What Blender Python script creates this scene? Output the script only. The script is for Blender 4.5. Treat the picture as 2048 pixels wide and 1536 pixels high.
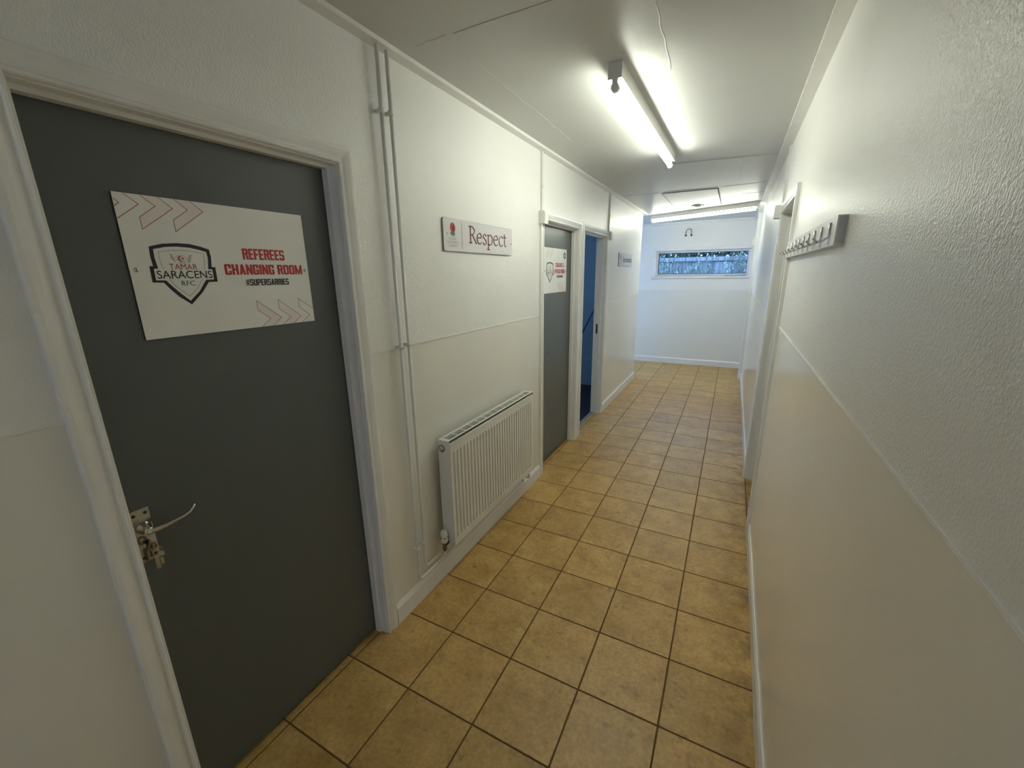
import bpy, bmesh, math, random
from mathutils import Vector, Matrix

random.seed(7)
scene = bpy.context.scene
for o in list(bpy.data.objects):
    bpy.data.objects.remove(o, do_unlink=True)
COL = scene.collection

# ------------------------------------------------------------------ camera
F_PX = 826.97                                   # focal length in pixels of the 2048 wide frame
PITCH, ROLL, YAW = -0.258622, 0.0137128, 0.484098
CAM = Vector((1.30699, -0.95622, 1.62136))
M3 = Matrix.Rotation(YAW, 3, 'Z') @ Matrix.Rotation(PITCH, 3, 'X') @ Matrix.Rotation(ROLL, 3, 'Y')
cam_data = bpy.data.cameras.new('camera')
cam_data.sensor_fit = 'HORIZONTAL'
cam_data.sensor_width = 36.0
cam_data.lens = 36.0 * F_PX / 2048.0
cam_data.clip_start = 0.02
cam = bpy.data.objects.new('camera', cam_data)
COL.objects.link(cam)
r, f, u = M3.col[0], M3.col[1], M3.col[2]
cam.matrix_world = Matrix(((r.x, u.x, -f.x, CAM.x), (r.y, u.y, -f.y, CAM.y), (r.z, u.z, -f.z, CAM.z), (0, 0, 0, 1)))
scene.camera = cam

# ------------------------------------------------------------------ world, exposure
world = bpy.data.worlds.new('overcast_sky')
scene.world = world
world.use_nodes = True
bg = world.node_tree.nodes['Background']
bg.inputs[0].default_value = (0.27, 0.52, 1.0, 1)
bg.inputs[1].default_value = 1.7
vs = scene.view_settings
vs.view_transform = 'Standard'
vs.look = 'None'
vs.gamma = 1.0
vs.use_curve_mapping = False
vs.exposure = 2.1
scene.cycles.max_bounces = 16
scene.cycles.diffuse_bounces = 10
TUBE_STRENGTH = 15.0
TUBE_COLOUR = (0.94, 0.98, 0.83)


# ------------------------------------------------------------------ materials
def new_mat(name):
    m = bpy.data.materials.new(name)
    m.use_nodes = True
    nt = m.node_tree
    return m, nt, nt.nodes['Principled BSDF']


def N(nt, kind, **kw):
    n = nt.nodes.new(kind)
    for k, v in kw.items():
        if k in n.inputs:
            n.inputs[k].default_value = v
        else:
            setattr(n, k, v)
    return n


def plain(name, col, rough=0.5, metal=0.0, bump=None, spec=0.5, coat=0.0):
    m, nt, b = new_mat(name)
    b.inputs['Base Color'].default_value = (*col, 1)
    b.inputs['Roughness'].default_value = rough
    b.inputs['Metallic'].default_value = metal
    b.inputs['Specular IOR Level'].default_value = spec
    b.inputs['Coat Weight'].default_value = coat
    # faint procedural tone variation on every painted or moulded thing
    geo = N(nt, 'ShaderNodeNewGeometry')
    no = N(nt, 'ShaderNodeTexNoise', Scale=9.0, Detail=3.0)
    nt.links.new(geo.outputs['Position'], no.inputs['Vector'])
    mx = N(nt, 'ShaderNodeMix', data_type='RGBA')
    mx.inputs[6].default_value = (col[0] * 0.94, col[1] * 0.94, col[2] * 0.94, 1)
    mx.inputs[7].default_value = (min(1, col[0] * 1.05), min(1, col[1] * 1.05), min(1, col[2] * 1.05), 1)
    nt.links.new(no.outputs['Fac'], mx.inputs[0])
    nt.links.new(mx.outputs[2], b.inputs['Base Color'])
    if bump:
        sc, st, dist = bump
        n2 = N(nt, 'ShaderNodeTexNoise', Scale=sc, Detail=2.0, Roughness=0.5)
        nt.links.new(geo.outputs['Position'], n2.inputs['Vector'])
        bp = N(nt, 'ShaderNodeBump', Strength=st, Distance=dist)
        nt.links.new(n2.outputs['Fac'], bp.inputs['Height'])
        nt.links.new(bp.outputs['Normal'], b.inputs['Normal'])
    return m


def stipple(name, col, rough, scale, strength, dist, spec=0.5):
    """roller-stippled gloss paint: fine orange peel over a broader unevenness"""
    m, nt, b = new_mat(name)
    b.inputs['Roughness'].default_value = rough
    b.inputs['Specular IOR Level'].default_value = spec
    geo = N(nt, 'ShaderNodeNewGeometry')
    mp = N(nt, 'ShaderNodeMapping')
    mp.inputs['Scale'].default_value = (1, 1, 0.8)
    nt.links.new(geo.outputs['Position'], mp.inputs['Vector'])
    n1 = N(nt, 'ShaderNodeTexNoise', Scale=scale, Detail=2.5, Roughness=0.55)
    n2 = N(nt, 'ShaderNodeTexNoise', Scale=scale * 0.32, Detail=1.0)
    n3 = N(nt, 'ShaderNodeTexNoise', Scale=3.0, Detail=3.0)
    for n in (n1, n2, n3):
        nt.links.new(mp.outputs[0], n.inputs['Vector'])
    add = N(nt, 'ShaderNodeMath', operation='MULTIPLY_ADD')
    add.inputs[1].default_value = 0.22
    nt.links.new(n2.outputs['Fac'], add.inputs[0])
    nt.links.new(n1.outputs['Fac'], add.inputs[2])
    bp = N(nt, 'ShaderNodeBump', Strength=strength, Distance=dist)
    nt.links.new(add.outputs[0], bp.inputs['Height'])
    nt.links.new(bp.outputs['Normal'], b.inputs['Normal'])
    mx = N(nt, 'ShaderNodeMix', data_type='RGBA')
    mx.inputs[6].default_value = (col[0] * 0.96, col[1] * 0.96, col[2] * 0.95, 1)
    mx.inputs[7].default_value = (col[0] * 1.03, col[1] * 1.03, col[2] * 1.03, 1)
    nt.links.new(n3.outputs['Fac'], mx.inputs[0])
    nt.links.new(mx.outputs[2], b.inputs['Base Color'])
    return m


M = {}
M['wall'] = stipple('white_stippled_paint', (0.85, 0.845, 0.825), 0.31, 235.0, 0.75, 0.0030)
M['dado'] = stipple('grey_white_gloss_paint', (0.805, 0.79, 0.74), 0.15, 45.0, 0.10, 0.0008)
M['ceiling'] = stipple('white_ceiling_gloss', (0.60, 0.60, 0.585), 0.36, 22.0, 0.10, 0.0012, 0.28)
M['gloss'] = plain('white_gloss_wood', (0.82, 0.815, 0.795), 0.24, bump=(60, 0.12, 0.0008))
M['ridge'] = plain('white_paint_ridge', (0.82, 0.81, 0.79), 0.3)
M['pipe'] = plain('white_pipe_paint', (0.74, 0.735, 0.71), 0.28, bump=(80, 0.08, 0.0006))
M['plastic'] = plain('white_plastic', (0.74, 0.735, 0.71), 0.35)
M['rad'] = plain('radiator_enamel', (0.75, 0.735, 0.69), 0.28)
M['radshade'] = plain('radiator_inner_shade', (0.04, 0.038, 0.035), 0.6)  # near-black colour carries the shade inside the radiator
M['leaf'] = plain('grey_door_paint', (0.105, 0.115, 0.112), 0.3, bump=(220, 0.08, 0.0004))
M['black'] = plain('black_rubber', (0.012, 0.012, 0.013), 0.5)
M['chrome'] = plain('worn_chrome', (0.62, 0.59, 0.53), 0.18, metal=1.0)
M['wire'] = plain('chrome_hook', (0.66, 0.65, 0.63), 0.25, metal=1.0)
M['brass'] = plain('dull_brass', (0.22, 0.17, 0.11), 0.35, metal=1.0)
M['board'] = plain('white_sign_board', (0.86, 0.86, 0.84), 0.35)
M['edge'] = plain('sign_board_core', (0.03, 0.03, 0.03), 0.5)
M['red'] = plain('red_print', (0.50, 0.022, 0.03), 0.4)
M['thinred'] = plain('thin_red_print', (0.42, 0.05, 0.07), 0.4)
M['pink'] = plain('pale_pink_print', (0.85, 0.79, 0.77), 0.4)
M['ink'] = plain('black_print', (0.010, 0.010, 0.018), 0.4)
M['grey'] = plain('grey_print', (0.25, 0.26, 0.22), 0.4)
M['palegrey'] = plain('pale_grey_print', (0.50, 0.52, 0.50), 0.4)
M['green'] = plain('green_print', (0.06, 0.17, 0.12), 0.4)
M['maroon'] = plain('maroon_print', (0.16, 0.035, 0.045), 0.4)
M['rose'] = plain('rose_print', (0.42, 0.07, 0.09), 0.4)
M['plate'] = plain('pale_lilac_plastic', (0.70, 0.685, 0.70), 0.3)
M['plateedge'] = plain('grey_plastic_edge', (0.28, 0.28, 0.27), 0.4)
M['timber'] = plain('hook_board_paint', (0.72, 0.71, 0.70), 0.35)
M['timberend'] = plain('hook_board_end', (0.60, 0.595, 0.59), 0.5, bump=(150, 0.2, 0.001))
M['blue'] = plain('blue_wall_paint', (0.22, 0.27, 0.29), 0.45)
M['bluepole'] = plain('dark_blue_pole', (0.01, 0.025, 0.12), 0.4)
M['carpet'] = plain('black_carpet', (0.006, 0.007, 0.012), 0.9, bump=(400, 0.5, 0.002))
M['upvc'] = plain('white_window_frame', (0.76, 0.76, 0.78), 0.25)
M['concrete'] = plain('concrete_path', (0.30, 0.30, 0.28), 0.85, bump=(40, 0.3, 0.004))
M['crack'] = plain('grey_gap', (0.20, 0.20, 0.19), 0.8)
M['seam'] = plain('grey_board_seam', (0.40, 0.40, 0.385), 0.6)
M['filler'] = plain('smooth_filler', (0.80, 0.80, 0.77), 0.35)
M['bark'] = plain('grey_bark', (0.12, 0.10, 0.08), 0.9)


def fence_mat():
    m, nt, b = new_mat('weathered_fence_boards')
    geo = N(nt, 'ShaderNodeNewGeometry')
    mp = N(nt, 'ShaderNodeMapping')
    mp.inputs['Scale'].default_value = (30, 30, 2.5)
    nt.links.new(geo.outputs['Position'], mp.inputs['Vector'])
    n1 = N(nt, 'ShaderNodeTexNoise', Scale=1.0, Detail=5.0)
    nt.links.new(mp.outputs[0], n1.inputs['Vector'])
    rp = N(nt, 'ShaderNodeValToRGB')
    rp.color_ramp.elements[0].position = 0.3
    rp.color_ramp.elements[0].color = (0.09, 0.09, 0.09, 1)
    rp.color_ramp.elements[1].position = 0.7
    rp.color_ramp.elements[1].color = (0.27, 0.275, 0.27, 1)
    nt.links.new(n1.outputs['Fac'], rp.inputs[0])
    nt.links.new(rp.outputs[0], b.inputs['Base Color'])
    b.inputs['Roughness'].default_value = 0.85
    return m


def leaf_mat(name, c0, c1):
    m, nt, b = new_mat(name)
    geo = N(nt, 'ShaderNodeNewGeometry')
    n1 = N(nt, 'ShaderNodeTexNoise', Scale=7.0, Detail=2.0)
    nt.links.new(geo.outputs['Position'], n1.inputs['Vector'])
    mx = N(nt, 'ShaderNodeMix', data_type='RGBA')
    mx.inputs[6].default_value = (*c0, 1)
    mx.inputs[7].default_value = (*c1, 1)
    nt.links.new(n1.outputs['Fac'], mx.inputs[0])
    nt.links.new(mx.outputs[2], b.inputs['Base Color'])
    b.inputs['Roughness'].default_value = 0.45
    return m


M['fence'] = fence_mat()
M['foliage'] = leaf_mat('shrub_leaves', (0.05, 0.08, 0.035), (0.36, 0.38, 0.32))
M['hedge'] = leaf_mat('hedge_leaves', (0.06, 0.09, 0.045), (0.26, 0.30, 0.22))


def tile_mat():
    m, nt, b = new_mat('tan_floor_tile')
    geo = N(nt, 'ShaderNodeNewGeometry')
    info = N(nt, 'ShaderNodeObjectInfo')
    pos = geo.outputs['Position']
    off = N(nt, 'ShaderNodeVectorMath', operation='ADD')
    cmb = N(nt, 'ShaderNodeCombineXYZ')
    mul = N(nt, 'ShaderNodeMath', operation='MULTIPLY')
    mul.inputs[1].default_value = 40.0
    nt.links.new(info.outputs['Random'], mul.inputs[0])
    nt.links.new(mul.outputs[0], cmb.inputs[2])
    nt.links.new(pos, off.inputs[0])
    nt.links.new(cmb.outputs[0], off.inputs[1])
    big = N(nt, 'ShaderNodeTexNoise', Scale=7.0, Detail=5.0, Roughness=0.62)
    fine = N(nt, 'ShaderNodeTexNoise', Scale=60.0, Detail=4.0, Roughness=0.7)
    spot = N(nt, 'ShaderNodeTexNoise', Scale=24.0, Detail=3.0, Roughness=0.6)
    for n in (big, fine, spot):
        nt.links.new(off.outputs[0], n.inputs['Vector'])
    r1 = N(nt, 'ShaderNodeValToRGB')
    e = r1.color_ramp.elements
    e[0].position = 0.30
    e[0].color = (0.440, 0.262, 0.078, 1)
    e[1].position = 0.72
    e[1].color = (0.670, 0.440, 0.160, 1)
    nt.links.new(big.outputs['Fac'], r1.inputs[0])
    # fine specks
    r2 = N(nt, 'ShaderNodeValToRGB')
    r2.color_ramp.elements[0].position = 0.36
    r2.color_ramp.elements[0].color = (0.82, 0.80, 0.76, 1)
    r2.color_ramp.elements[1].position = 0.62
    r2.color_ramp.elements[1].color = (1.06, 1.06, 1.06, 1)
    nt.links.new(fine.outputs['Fac'], r2.inputs[0])
    mx = N(nt, 'ShaderNodeMix', data_type='RGBA', blend_type='MULTIPLY')
    mx.inputs[0].default_value = 1.0
    nt.links.new(r1.outputs[0], mx.inputs[6])
    nt.links.new(r2.outputs[0], mx.inputs[7])
    # scuffs
    r3 = N(nt, 'ShaderNodeValToRGB')
    r3.color_ramp.elements[0].position = 0.60
    r3.color_ramp.elements[0].color = (0, 0, 0, 1)
    r3.color_ramp.elements[1].position = 0.74
    r3.color_ramp.elements[1].color = (1, 1, 1, 1)
    nt.links.new(spot.outputs['Fac'], r3.inputs[0])
    mx2 = N(nt, 'ShaderNodeMix', data_type='RGBA')
    mx2.inputs[7].default_value = (0.20, 0.115, 0.045, 1)
    sc = N(nt, 'ShaderNodeMath', operation='MULTIPLY')
    sc.inputs[1].default_value = 0.55
    nt.links.new(r3.outputs[0], sc.inputs[0])
    nt.links.new(sc.outputs[0], mx2.inputs[0])
    nt.links.new(mx.outputs[2], mx2.inputs[6])
    # per-tile tone
    mr = N(nt, 'ShaderNodeMapRange')
    mr.inputs['To Min'].default_value = 0.92
    mr.inputs['To Max'].default_value = 1.06
    nt.links.new(info.outputs['Random'], mr.inputs['Value'])
    hs = N(nt, 'ShaderNodeHueSaturation')
    nt.links.new(mr.outputs[0], hs.inputs['Value'])
    nt.links.new(mx2.outputs[2], hs.inputs['Color'])
    # brown dirt caught along the right-hand skirting
    sep = N(nt, 'ShaderNodeSeparateXYZ')
    nt.links.new(pos, sep.inputs[0])
    dm = N(nt, 'ShaderNodeMapRange')
    dm.inputs['From Min'].default_value = 1.36
    dm.inputs['From Max'].default_value = 1.55
    nt.links.new(sep.outputs[0], dm.inputs['Value'])
    dn = N(nt, 'ShaderNodeTexNoise', Scale=9.0, Detail=4.0, Roughness=0.65)
    nt.links.new(pos, dn.inputs['Vector'])
    r4 = N(nt, 'ShaderNodeValToRGB')
    r4.color_ramp.elements[0].position = 0.42
    r4.color_ramp.elements[0].color = (0, 0, 0, 1)
    r4.color_ramp.elements[1].position = 0.75
    r4.color_ramp.elements[1].color = (1, 1, 1, 1)
    nt.links.new(dn.outputs['Fac'], r4.inputs[0])
    dmu = N(nt, 'ShaderNodeMath', operation='MULTIPLY')
    nt.links.new(dm.outputs[0], dmu.inputs[0])
    nt.links.new(r4.outputs[0], dmu.inputs[1])
    mx3 = N(nt, 'ShaderNodeMix', data_type='RGBA')
    mx3.inputs[7].default_value = (0.13, 0.075, 0.03, 1)
    nt.links.new(dmu.outputs[0], mx3.inputs[0])
    nt.links.new(hs.outputs['Color'], mx3.inputs[6])
    nt.links.new(mx3.outputs[2], b.inputs['Base Color'])
    rr = N(nt, 'ShaderNodeMapRange')
    rr.inputs['To Min'].default_value = 0.30
    rr.inputs['To Max'].default_value = 0.52
    nt.links.new(big.outputs['Fac'], rr.inputs['Value'])
    nt.links.new(rr.outputs[0], b.inputs['Roughness'])
    bp = N(nt, 'ShaderNodeBump', Strength=0.18, Distance=0.0015)
    nt.links.new(fine.outputs['Fac'], bp.inputs['Height'])
    nt.links.new(bp.outputs['Normal'], b.inputs['Normal'])
    return m


M['tile'] = tile_mat()
M['grout'] = plain('brown_grout', (0.14, 0.075, 0.024), 0.8, bump=(200, 0.3, 0.001))


def tube_mat(k=1.0):
    m = bpy.data.materials.new('lit_fluorescent_tube')
    m.use_nodes = True
    nt = m.node_tree
    for n in list(nt.nodes):
        nt.nodes.remove(n)
    em = N(nt, 'ShaderNodeEmission')
    em.inputs[0].default_value = (*TUBE_COLOUR, 1)
    em.inputs[1].default_value = TUBE_STRENGTH * k
    out = N(nt, 'ShaderNodeOutputMaterial')
    nt.links.new(em.outputs[0], out.inputs[0])
    return m


M['tube'] = tube_mat(0.86)
M['tube_far'] = tube_mat(0.84)
M['tube_fill'] = tube_mat(0.38)  # dimmer emission for the added fill light behind the camera


def glass_mat():
    m = bpy.data.materials.new('window_glass')
    m.use_nodes = True
    nt = m.node_tree
    for n in list(nt.nodes):
        nt.nodes.remove(n)
    tr = N(nt, 'ShaderNodeBsdfTransparent')
    gl = N(nt, 'ShaderNodeBsdfGlossy')
    gl.inputs['Roughness'].default_value = 0.02
    fr = N(nt, 'ShaderNodeFresnel', IOR=1.45)
    mx = N(nt, 'ShaderNodeMixShader')
    out = N(nt, 'ShaderNodeOutputMaterial')
    nt.links.new(fr.outputs[0], mx.inputs[0])
    nt.links.new(tr.outputs[0], mx.inputs[1])
    nt.links.new(gl.outputs[0], mx.inputs[2])
    nt.links.new(mx.outputs[0], out.inputs[0])
    return m


M['glass'] = glass_mat()


# ------------------------------------------------------------------ builders
class MB:
    """collects shapes in world coordinates"""

    def __init__(self):
        self.bm = bmesh.new()

    def box(self, x0, x1, y0, y1, z0, z1, mi=0):
        vs_ = [self.bm.verts.new(p) for p in ((x0, y0, z0), (x1, y0, z0), (x1, y1, z0), (x0, y1, z0),
                                              (x0, y0, z1), (x1, y0, z1), (x1, y1, z1), (x0, y1, z1))]
        for q in ((0, 3, 2, 1), (4, 5, 6, 7), (0, 1, 5, 4), (1, 2, 6, 5), (2, 3, 7, 6), (3, 0, 4, 7)):
            fc = self.bm.faces.new([vs_[i] for i in q])
            fc.material_index = mi
        return self

    def bevel(self, w=0.002, seg=2):
        es = [e for e in self.bm.edges if len(e.link_faces) == 2 and e.calc_face_angle(0) > 0.5]
        bmesh.ops.bevel(self.bm, geom=es, offset=w, segments=seg, affect='EDGES', profile=0.6)
        return self

    def tube(self, pts, r, seg=12, closed=False, caps=True, radii=None):
        pts = [Vector(p) for p in pts]
        n = len(pts)
        rings = []
        ref = None
        for i, p in enumerate(pts):
            if closed:
                t = (pts[(i + 1) % n] - pts[i - 1]).normalized()
            else:
                a = pts[max(0, i - 1)]
                b = pts[min(n - 1, i + 1)]
                t = (b - a).normalized()
            if ref is None:
                ref = Vector((0, 0, 1)) if abs(t.z) < 0.9 else Vector((1, 0, 0))
            s = t.cross(ref)
            s.normalize()
            ref = s.cross(t).normalized()
            rr_ = radii[i] if radii else r
            rings.append([self.bm.verts.new(p + (s * math.cos(2 * math.pi * k / seg) + ref * math.sin(2 * math.pi * k / seg)) * rr_)
                          for k in range(seg)])
        m = n if closed else n - 1
        for i in range(m):
            A, B = rings[i], rings[(i + 1) % n]
            for k in range(seg):
                fc = self.bm.faces.new((A[k], A[(k + 1) % seg], B[(k + 1) % seg], B[k]))
                fc.smooth = True
        if caps and not closed:
            self.bm.faces.new(rings[0][::-1])
            self.bm.faces.new(rings[-1])
        return self

    def lathe(self, c, axis, prof, seg=20):
        """prof: list of (distance along axis, radius)"""
        c = Vector(c)
        ax = Vector(axis).normalized()
        s = ax.orthogonal().normalized()
        t = ax.cross(s)
        rings = []
        for d, rr_ in prof:
            rings.append([self.bm.verts.new(c + ax * d + (s * math.cos(2 * math.pi * k / seg) + t * math.sin(2 * math.pi * k / seg)) * max(rr_, 1e-5))
                          for k in range(seg)])
        for A, B in zip(rings, rings[1:]):
            for k in range(seg):
                fc = self.bm.faces.new((A[k], A[(k + 1) % seg], B[(k + 1) % seg], B[k]))
                fc.smooth = True
        self.bm.faces.new(rings[0][::-1])
        self.bm.faces.new(rings[-1])
        return self

    def prism(self, poly, x0, x1):
        """polygon in (y, z) extruded from x0 to x1"""
        a = [self.bm.verts.new((x0, y, z)) for y, z in poly]
        b = [self.bm.verts.new((x1, y, z)) for y, z in poly]
        n = len(poly)
        self.bm.faces.new(a[::-1])
        self.bm.faces.new(b)
        for i in range(n):
            self.bm.faces.new((a[i], a[(i + 1) % n], b[(i + 1) % n], b[i]))
        return self

    def strip(self, outer, inner, x0, x1):
        """closed band between two (y, z) loops with equal counts"""
        n = len(outer)
        V = [[self.bm.verts.new((x, y, z)) for y, z in lp] for x in (x0, x1) for lp in (outer, inner)]
        oa, ia, ob, ib = V
        for i in range(n):
            j = (i + 1) % n
            for q in ((oa[i], ia[i], ia[j], oa[j]), (ob[i], ob[j], ib[j], ib[i]), (oa[i], oa[j], ob[j], ob[i]), (ia[i], ib[i], ib[j], ia[j])):
                self.bm.faces.new(q)
        return self

    def line(self, pts, w, x0, x1, closed=False):
        """thin printed line through (y, z) points"""
        n = len(pts)
        L, R_ = [], []
        for i in range(n):
            p = Vector(pts[i])
            if closed:
                a, b = Vector(pts[i - 1]), Vector(pts[(i + 1) % n])
            else:
                a, b = Vector(pts[max(0, i - 1)]), Vector(pts[min(n - 1, i + 1)])
            d1 = (p - a).normalized() if (p - a).length > 1e-9 else (b - p).normalized()
            d2 = (b - p).normalized() if (b - p).length > 1e-9 else d1
            n1 = Vector((-d1.y, d1.x))
            n2 = Vector((-d2.y, d2.x))
            nn = (n1 + n2)
            if nn.length < 1e-6:
                nn = n1
            nn.normalize()
            k = 1.0 / max(0.35, nn.dot(n1))
            L.append(p + nn * w * 0.5 * k)
            R_.append(p - nn * w * 0.5 * k)
        m = n if closed else n - 1
        for i in range(m):
            j = (i + 1) % n
            v = [self.bm.verts.new((x1, q.x, q.y)) for q in (L[i], R_[i], R_[j], L[j])]
            self.bm.faces.new(v)
        return self


def link(o):
    COL.objects.link(o)
    return o


def tag(o, label=None, cat=None, group=None, kind=None):
    if label:
        o['label'] = label
    if cat:
        o['category'] = cat
    if group:
        o['group'] = group
    if kind:
        o['kind'] = kind
    return o


def origin_of(p):
    v = Vector((0, 0, 0))
    while p is not None:
        v += p.location
        p = p.parent
    return v


def obj(name, mb, mats, parent=None, label=None):
    """link the shapes as one mesh object; world coordinates become local to the parent"""
    bm = mb.bm if isinstance(mb, MB) else mb
    bmesh.ops.recalc_face_normals(bm, faces=bm.faces)
    off = origin_of(parent)
    for v in bm.verts:
        v.co -= off
    me = bpy.data.meshes.new(name)
    bm.to_mesh(me)
    bm.free()
    if not isinstance(mats, (list, tuple)):
        mats = [mats]
    for m in mats:
        me.materials.append(M[m])
    o = link(bpy.data.objects.new(name, me))
    if parent is not None:
        o.parent = parent
    if label:
        o['label'] = label
    return o


def thing(name, loc, label=None, cat=None, group=None, kind=None):
    o = link(bpy.data.objects.new(name, None))
    o.empty_display_size = 0.05
    o.location = loc
    return tag(o, label, cat, group, kind)


def mesh_copy(src, loc, parent=None, name=None):
    c = src.copy()
    link(c)
    c.parent = parent
    c.location = loc
    return c


def copy_tree(o, parent=None):
    c = o.copy()
    link(c)
    c.parent = parent
    for ch in [k for k in bpy.data.objects if k.parent == o]:
        copy_tree(ch, c)
    return c


def B(*a):
    return MB().box(*a)


def slab(name, axis, t0, t1, a0, a1, z0, z1, holes=(), split=None, mats=('wall', 'dado'), parent=None, kind='structure'):
    """wall slab with rectangular holes; axis 'x' = the wall runs along y, faces +-x"""
    acut = sorted(set([a0, a1] + [v for h in holes for v in h[:2] if a0 < v < a1]))
    zcut = sorted(set([z0, z1] + ([split] if split else []) + [v for h in holes for v in h[2:] if z0 < v < z1]))

    def full(i, j):
        if i < 0 or j < 0 or i >= len(acut) - 1 or j >= len(zcut) - 1:
            return False
        ca, cz = (acut[i] + acut[i + 1]) / 2, (zcut[j] + zcut[j + 1]) / 2
        return not any(h[0] < ca < h[1] and h[2] < cz < h[3] for h in holes)
    bm = bmesh.new()

    def P(t, a, z):
        return (t, a, z) if axis == 'x' else (a, t, z)

    def quad(ps, mi):
        fc = bm.faces.new([bm.verts.new(p) for p in ps])
        fc.material_index = mi
    for i in range(len(acut) - 1):
        for j in range(len(zcut) - 1):
            if not full(i, j):
                continue
            y0, y1, q0, q1 = acut[i], acut[i + 1], zcut[j], zcut[j + 1]
            mi = 1 if (split and (q0 + q1) / 2 < split) else 0
            quad([P(t0, y0, q0), P(t0, y1, q0), P(t0, y1, q1), P(t0, y0, q1)], mi)
            quad([P(t1, y0, q0), P(t1, y1, q0), P(t1, y1, q1), P(t1, y0, q1)], mi)
            if not full(i - 1, j):
                quad([P(t0, y0, q0), P(t1, y0, q0), P(t1, y0, q1), P(t0, y0, q1)], mi)
            if not full(i + 1, j):
                quad([P(t0, y1, q0), P(t1, y1, q0), P(t1, y1, q1), P(t0, y1, q1)], mi)
            if not full(i, j - 1):
                quad([P(t0, y0, q0), P(t1, y0, q0), P(t1, y1, q0), P(t0, y1, q0)], mi)
            if not full(i, j + 1):
                quad([P(t0, y0, q1), P(t1, y0, q1), P(t1, y1, q1), P(t0, y1, q1)], mi)
    bmesh.ops.remove_doubles(bm, verts=bm.verts, dist=1e-6)
    o = obj(name, bm, list(mats), parent)
    if parent is None:
        tag(o, kind=kind)
    return o


# ------------------------------------------------------------------ key dimensions (metres)
XL, XR = 0.037, 1.556            # wall faces of the corridor
XLB, XRB = -0.068, 1.666         # back faces of those walls
YB, YF = -5.2, 7.06              # wall behind the camera, far wall with the window
YC = 5.61                        # where the left wall ends and the lobby opens to the left
XLOB = -1.7                      # end of that lobby
ZC = 2.452                       # ceiling
ZD = 1.320                       # top of the darker dado paint
T = 0.308                        # floor tile pitch
LEAF_X = -0.024

# door openings: (inner edge near, inner edge far, head)
D1 = (-0.598, 0.167, 2.003)
D2 = (1.968, 2.764, 2.000)
D3 = (2.914, 3.690, 2.000)
D4 = (1.800, 2.605, 2.000)

# ------------------------------------------------------------------ the shell
slab('wall_left', 'x', XLB, XL, YB, YC, -0.02, ZC, [(d[0], d[1], -0.02, d[2]) for d in (D1, D2, D3)], ZD)
slab('wall_right', 'x', XR, XRB, YB, YF, -0.02, ZC, [(d[0], d[1], -0.02, d[2]) for d in (D4,)], ZD)
W1 = (0.030, 1.500, 1.555, 1.985)   # far window opening x0 x1 z0 z1
slab('wall_far', 'y', YF, YF + 0.22, XLOB, XRB, -0.02, ZC, [W1], ZD)
W2 = (0.45, 1.15, 1.10, 2.05)  # unseen back window, added to let bluish daylight onto the near walls
slab('wall_back', 'y', YB - 0.22, YB, XLB, XRB, -0.02, ZC, [W2], ZD)
slab('wall_lobby', 'y', YC - 0.10, YC, XLOB, XLB, -0.02, ZC, [], ZD)
W3 = (YC + 0.2, YF - 0.2, 0.35, 2.1)
slab('wall_end', 'x', XLOB - 0.22, XLOB, YC - 0.10, YF + 0.22, -0.02, ZC, [W3], ZD)
# side room behind the open doorway
R3Y0, R3Y1, R3X = 2.80, 5.03, -2.3
W4 = (3.2, 4.4, 1.0, 2.1)
slab('wall_room_far', 'y', R3Y1, R3Y1 + 0.1, R3X, XLB, -0.02, ZC, [], None, ('blue',))
slab('wall_room_near', 'y', R3Y0 - 0.1, R3Y0, R3X, XLB, -0.02, ZC, [], None, ('blue',))
slab('wall_room_end', 'x', R3X - 0.15, R3X, R3Y0 - 0.1, R3Y1 + 0.1, -0.02, ZC, [W4], None, ('blue',))

# unseen slabs added behind the shut doors to stop daylight leaking under them
slab('wall_light_block_back', 'x', -0.75, -0.70, -0.95, R3Y0 - 0.1, -0.02, ZC, [], None, ('wall',))
slab('wall_light_block_near', 'y', -1.00, -0.95, -0.75, XLB, -0.02, ZC, [], None, ('wall',))
slab('wall_light_block_mid', 'y', 1.0, 1.05, -0.70, XLB, -0.02, ZC, [], None, ('wall',))
slab('wall_light_block_right', 'x', XRB + 0.04, XRB + 0.09, 1.6, 2.8, -0.02, ZC, [], None, ('wall',))  # added slab blocking light behind the right-hand door
slab('wall_light_block_right_near', 'y', 1.6, 1.65, XRB, XRB + 0.04, -0.02, ZC, [], None, ('wall',))
slab('wall_light_block_right_far', 'y', 2.75, 2.8, XRB, XRB + 0.04, -0.02, ZC, [], None, ('wall',))
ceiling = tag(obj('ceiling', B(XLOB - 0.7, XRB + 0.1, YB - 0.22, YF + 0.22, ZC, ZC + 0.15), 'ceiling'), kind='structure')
floor = tag(obj('floor', B(XLOB - 0.22, XRB + 0.1, YB - 0.22, YF + 0.22, -0.16, -0.0035), 'grout'), kind='structure')
carpet = tag(obj('floor_room', B(R3X, XLB - 0.002, R3Y0, R3Y1, -0.0035, 0.004), 'carpet'), kind='structure')


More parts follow.
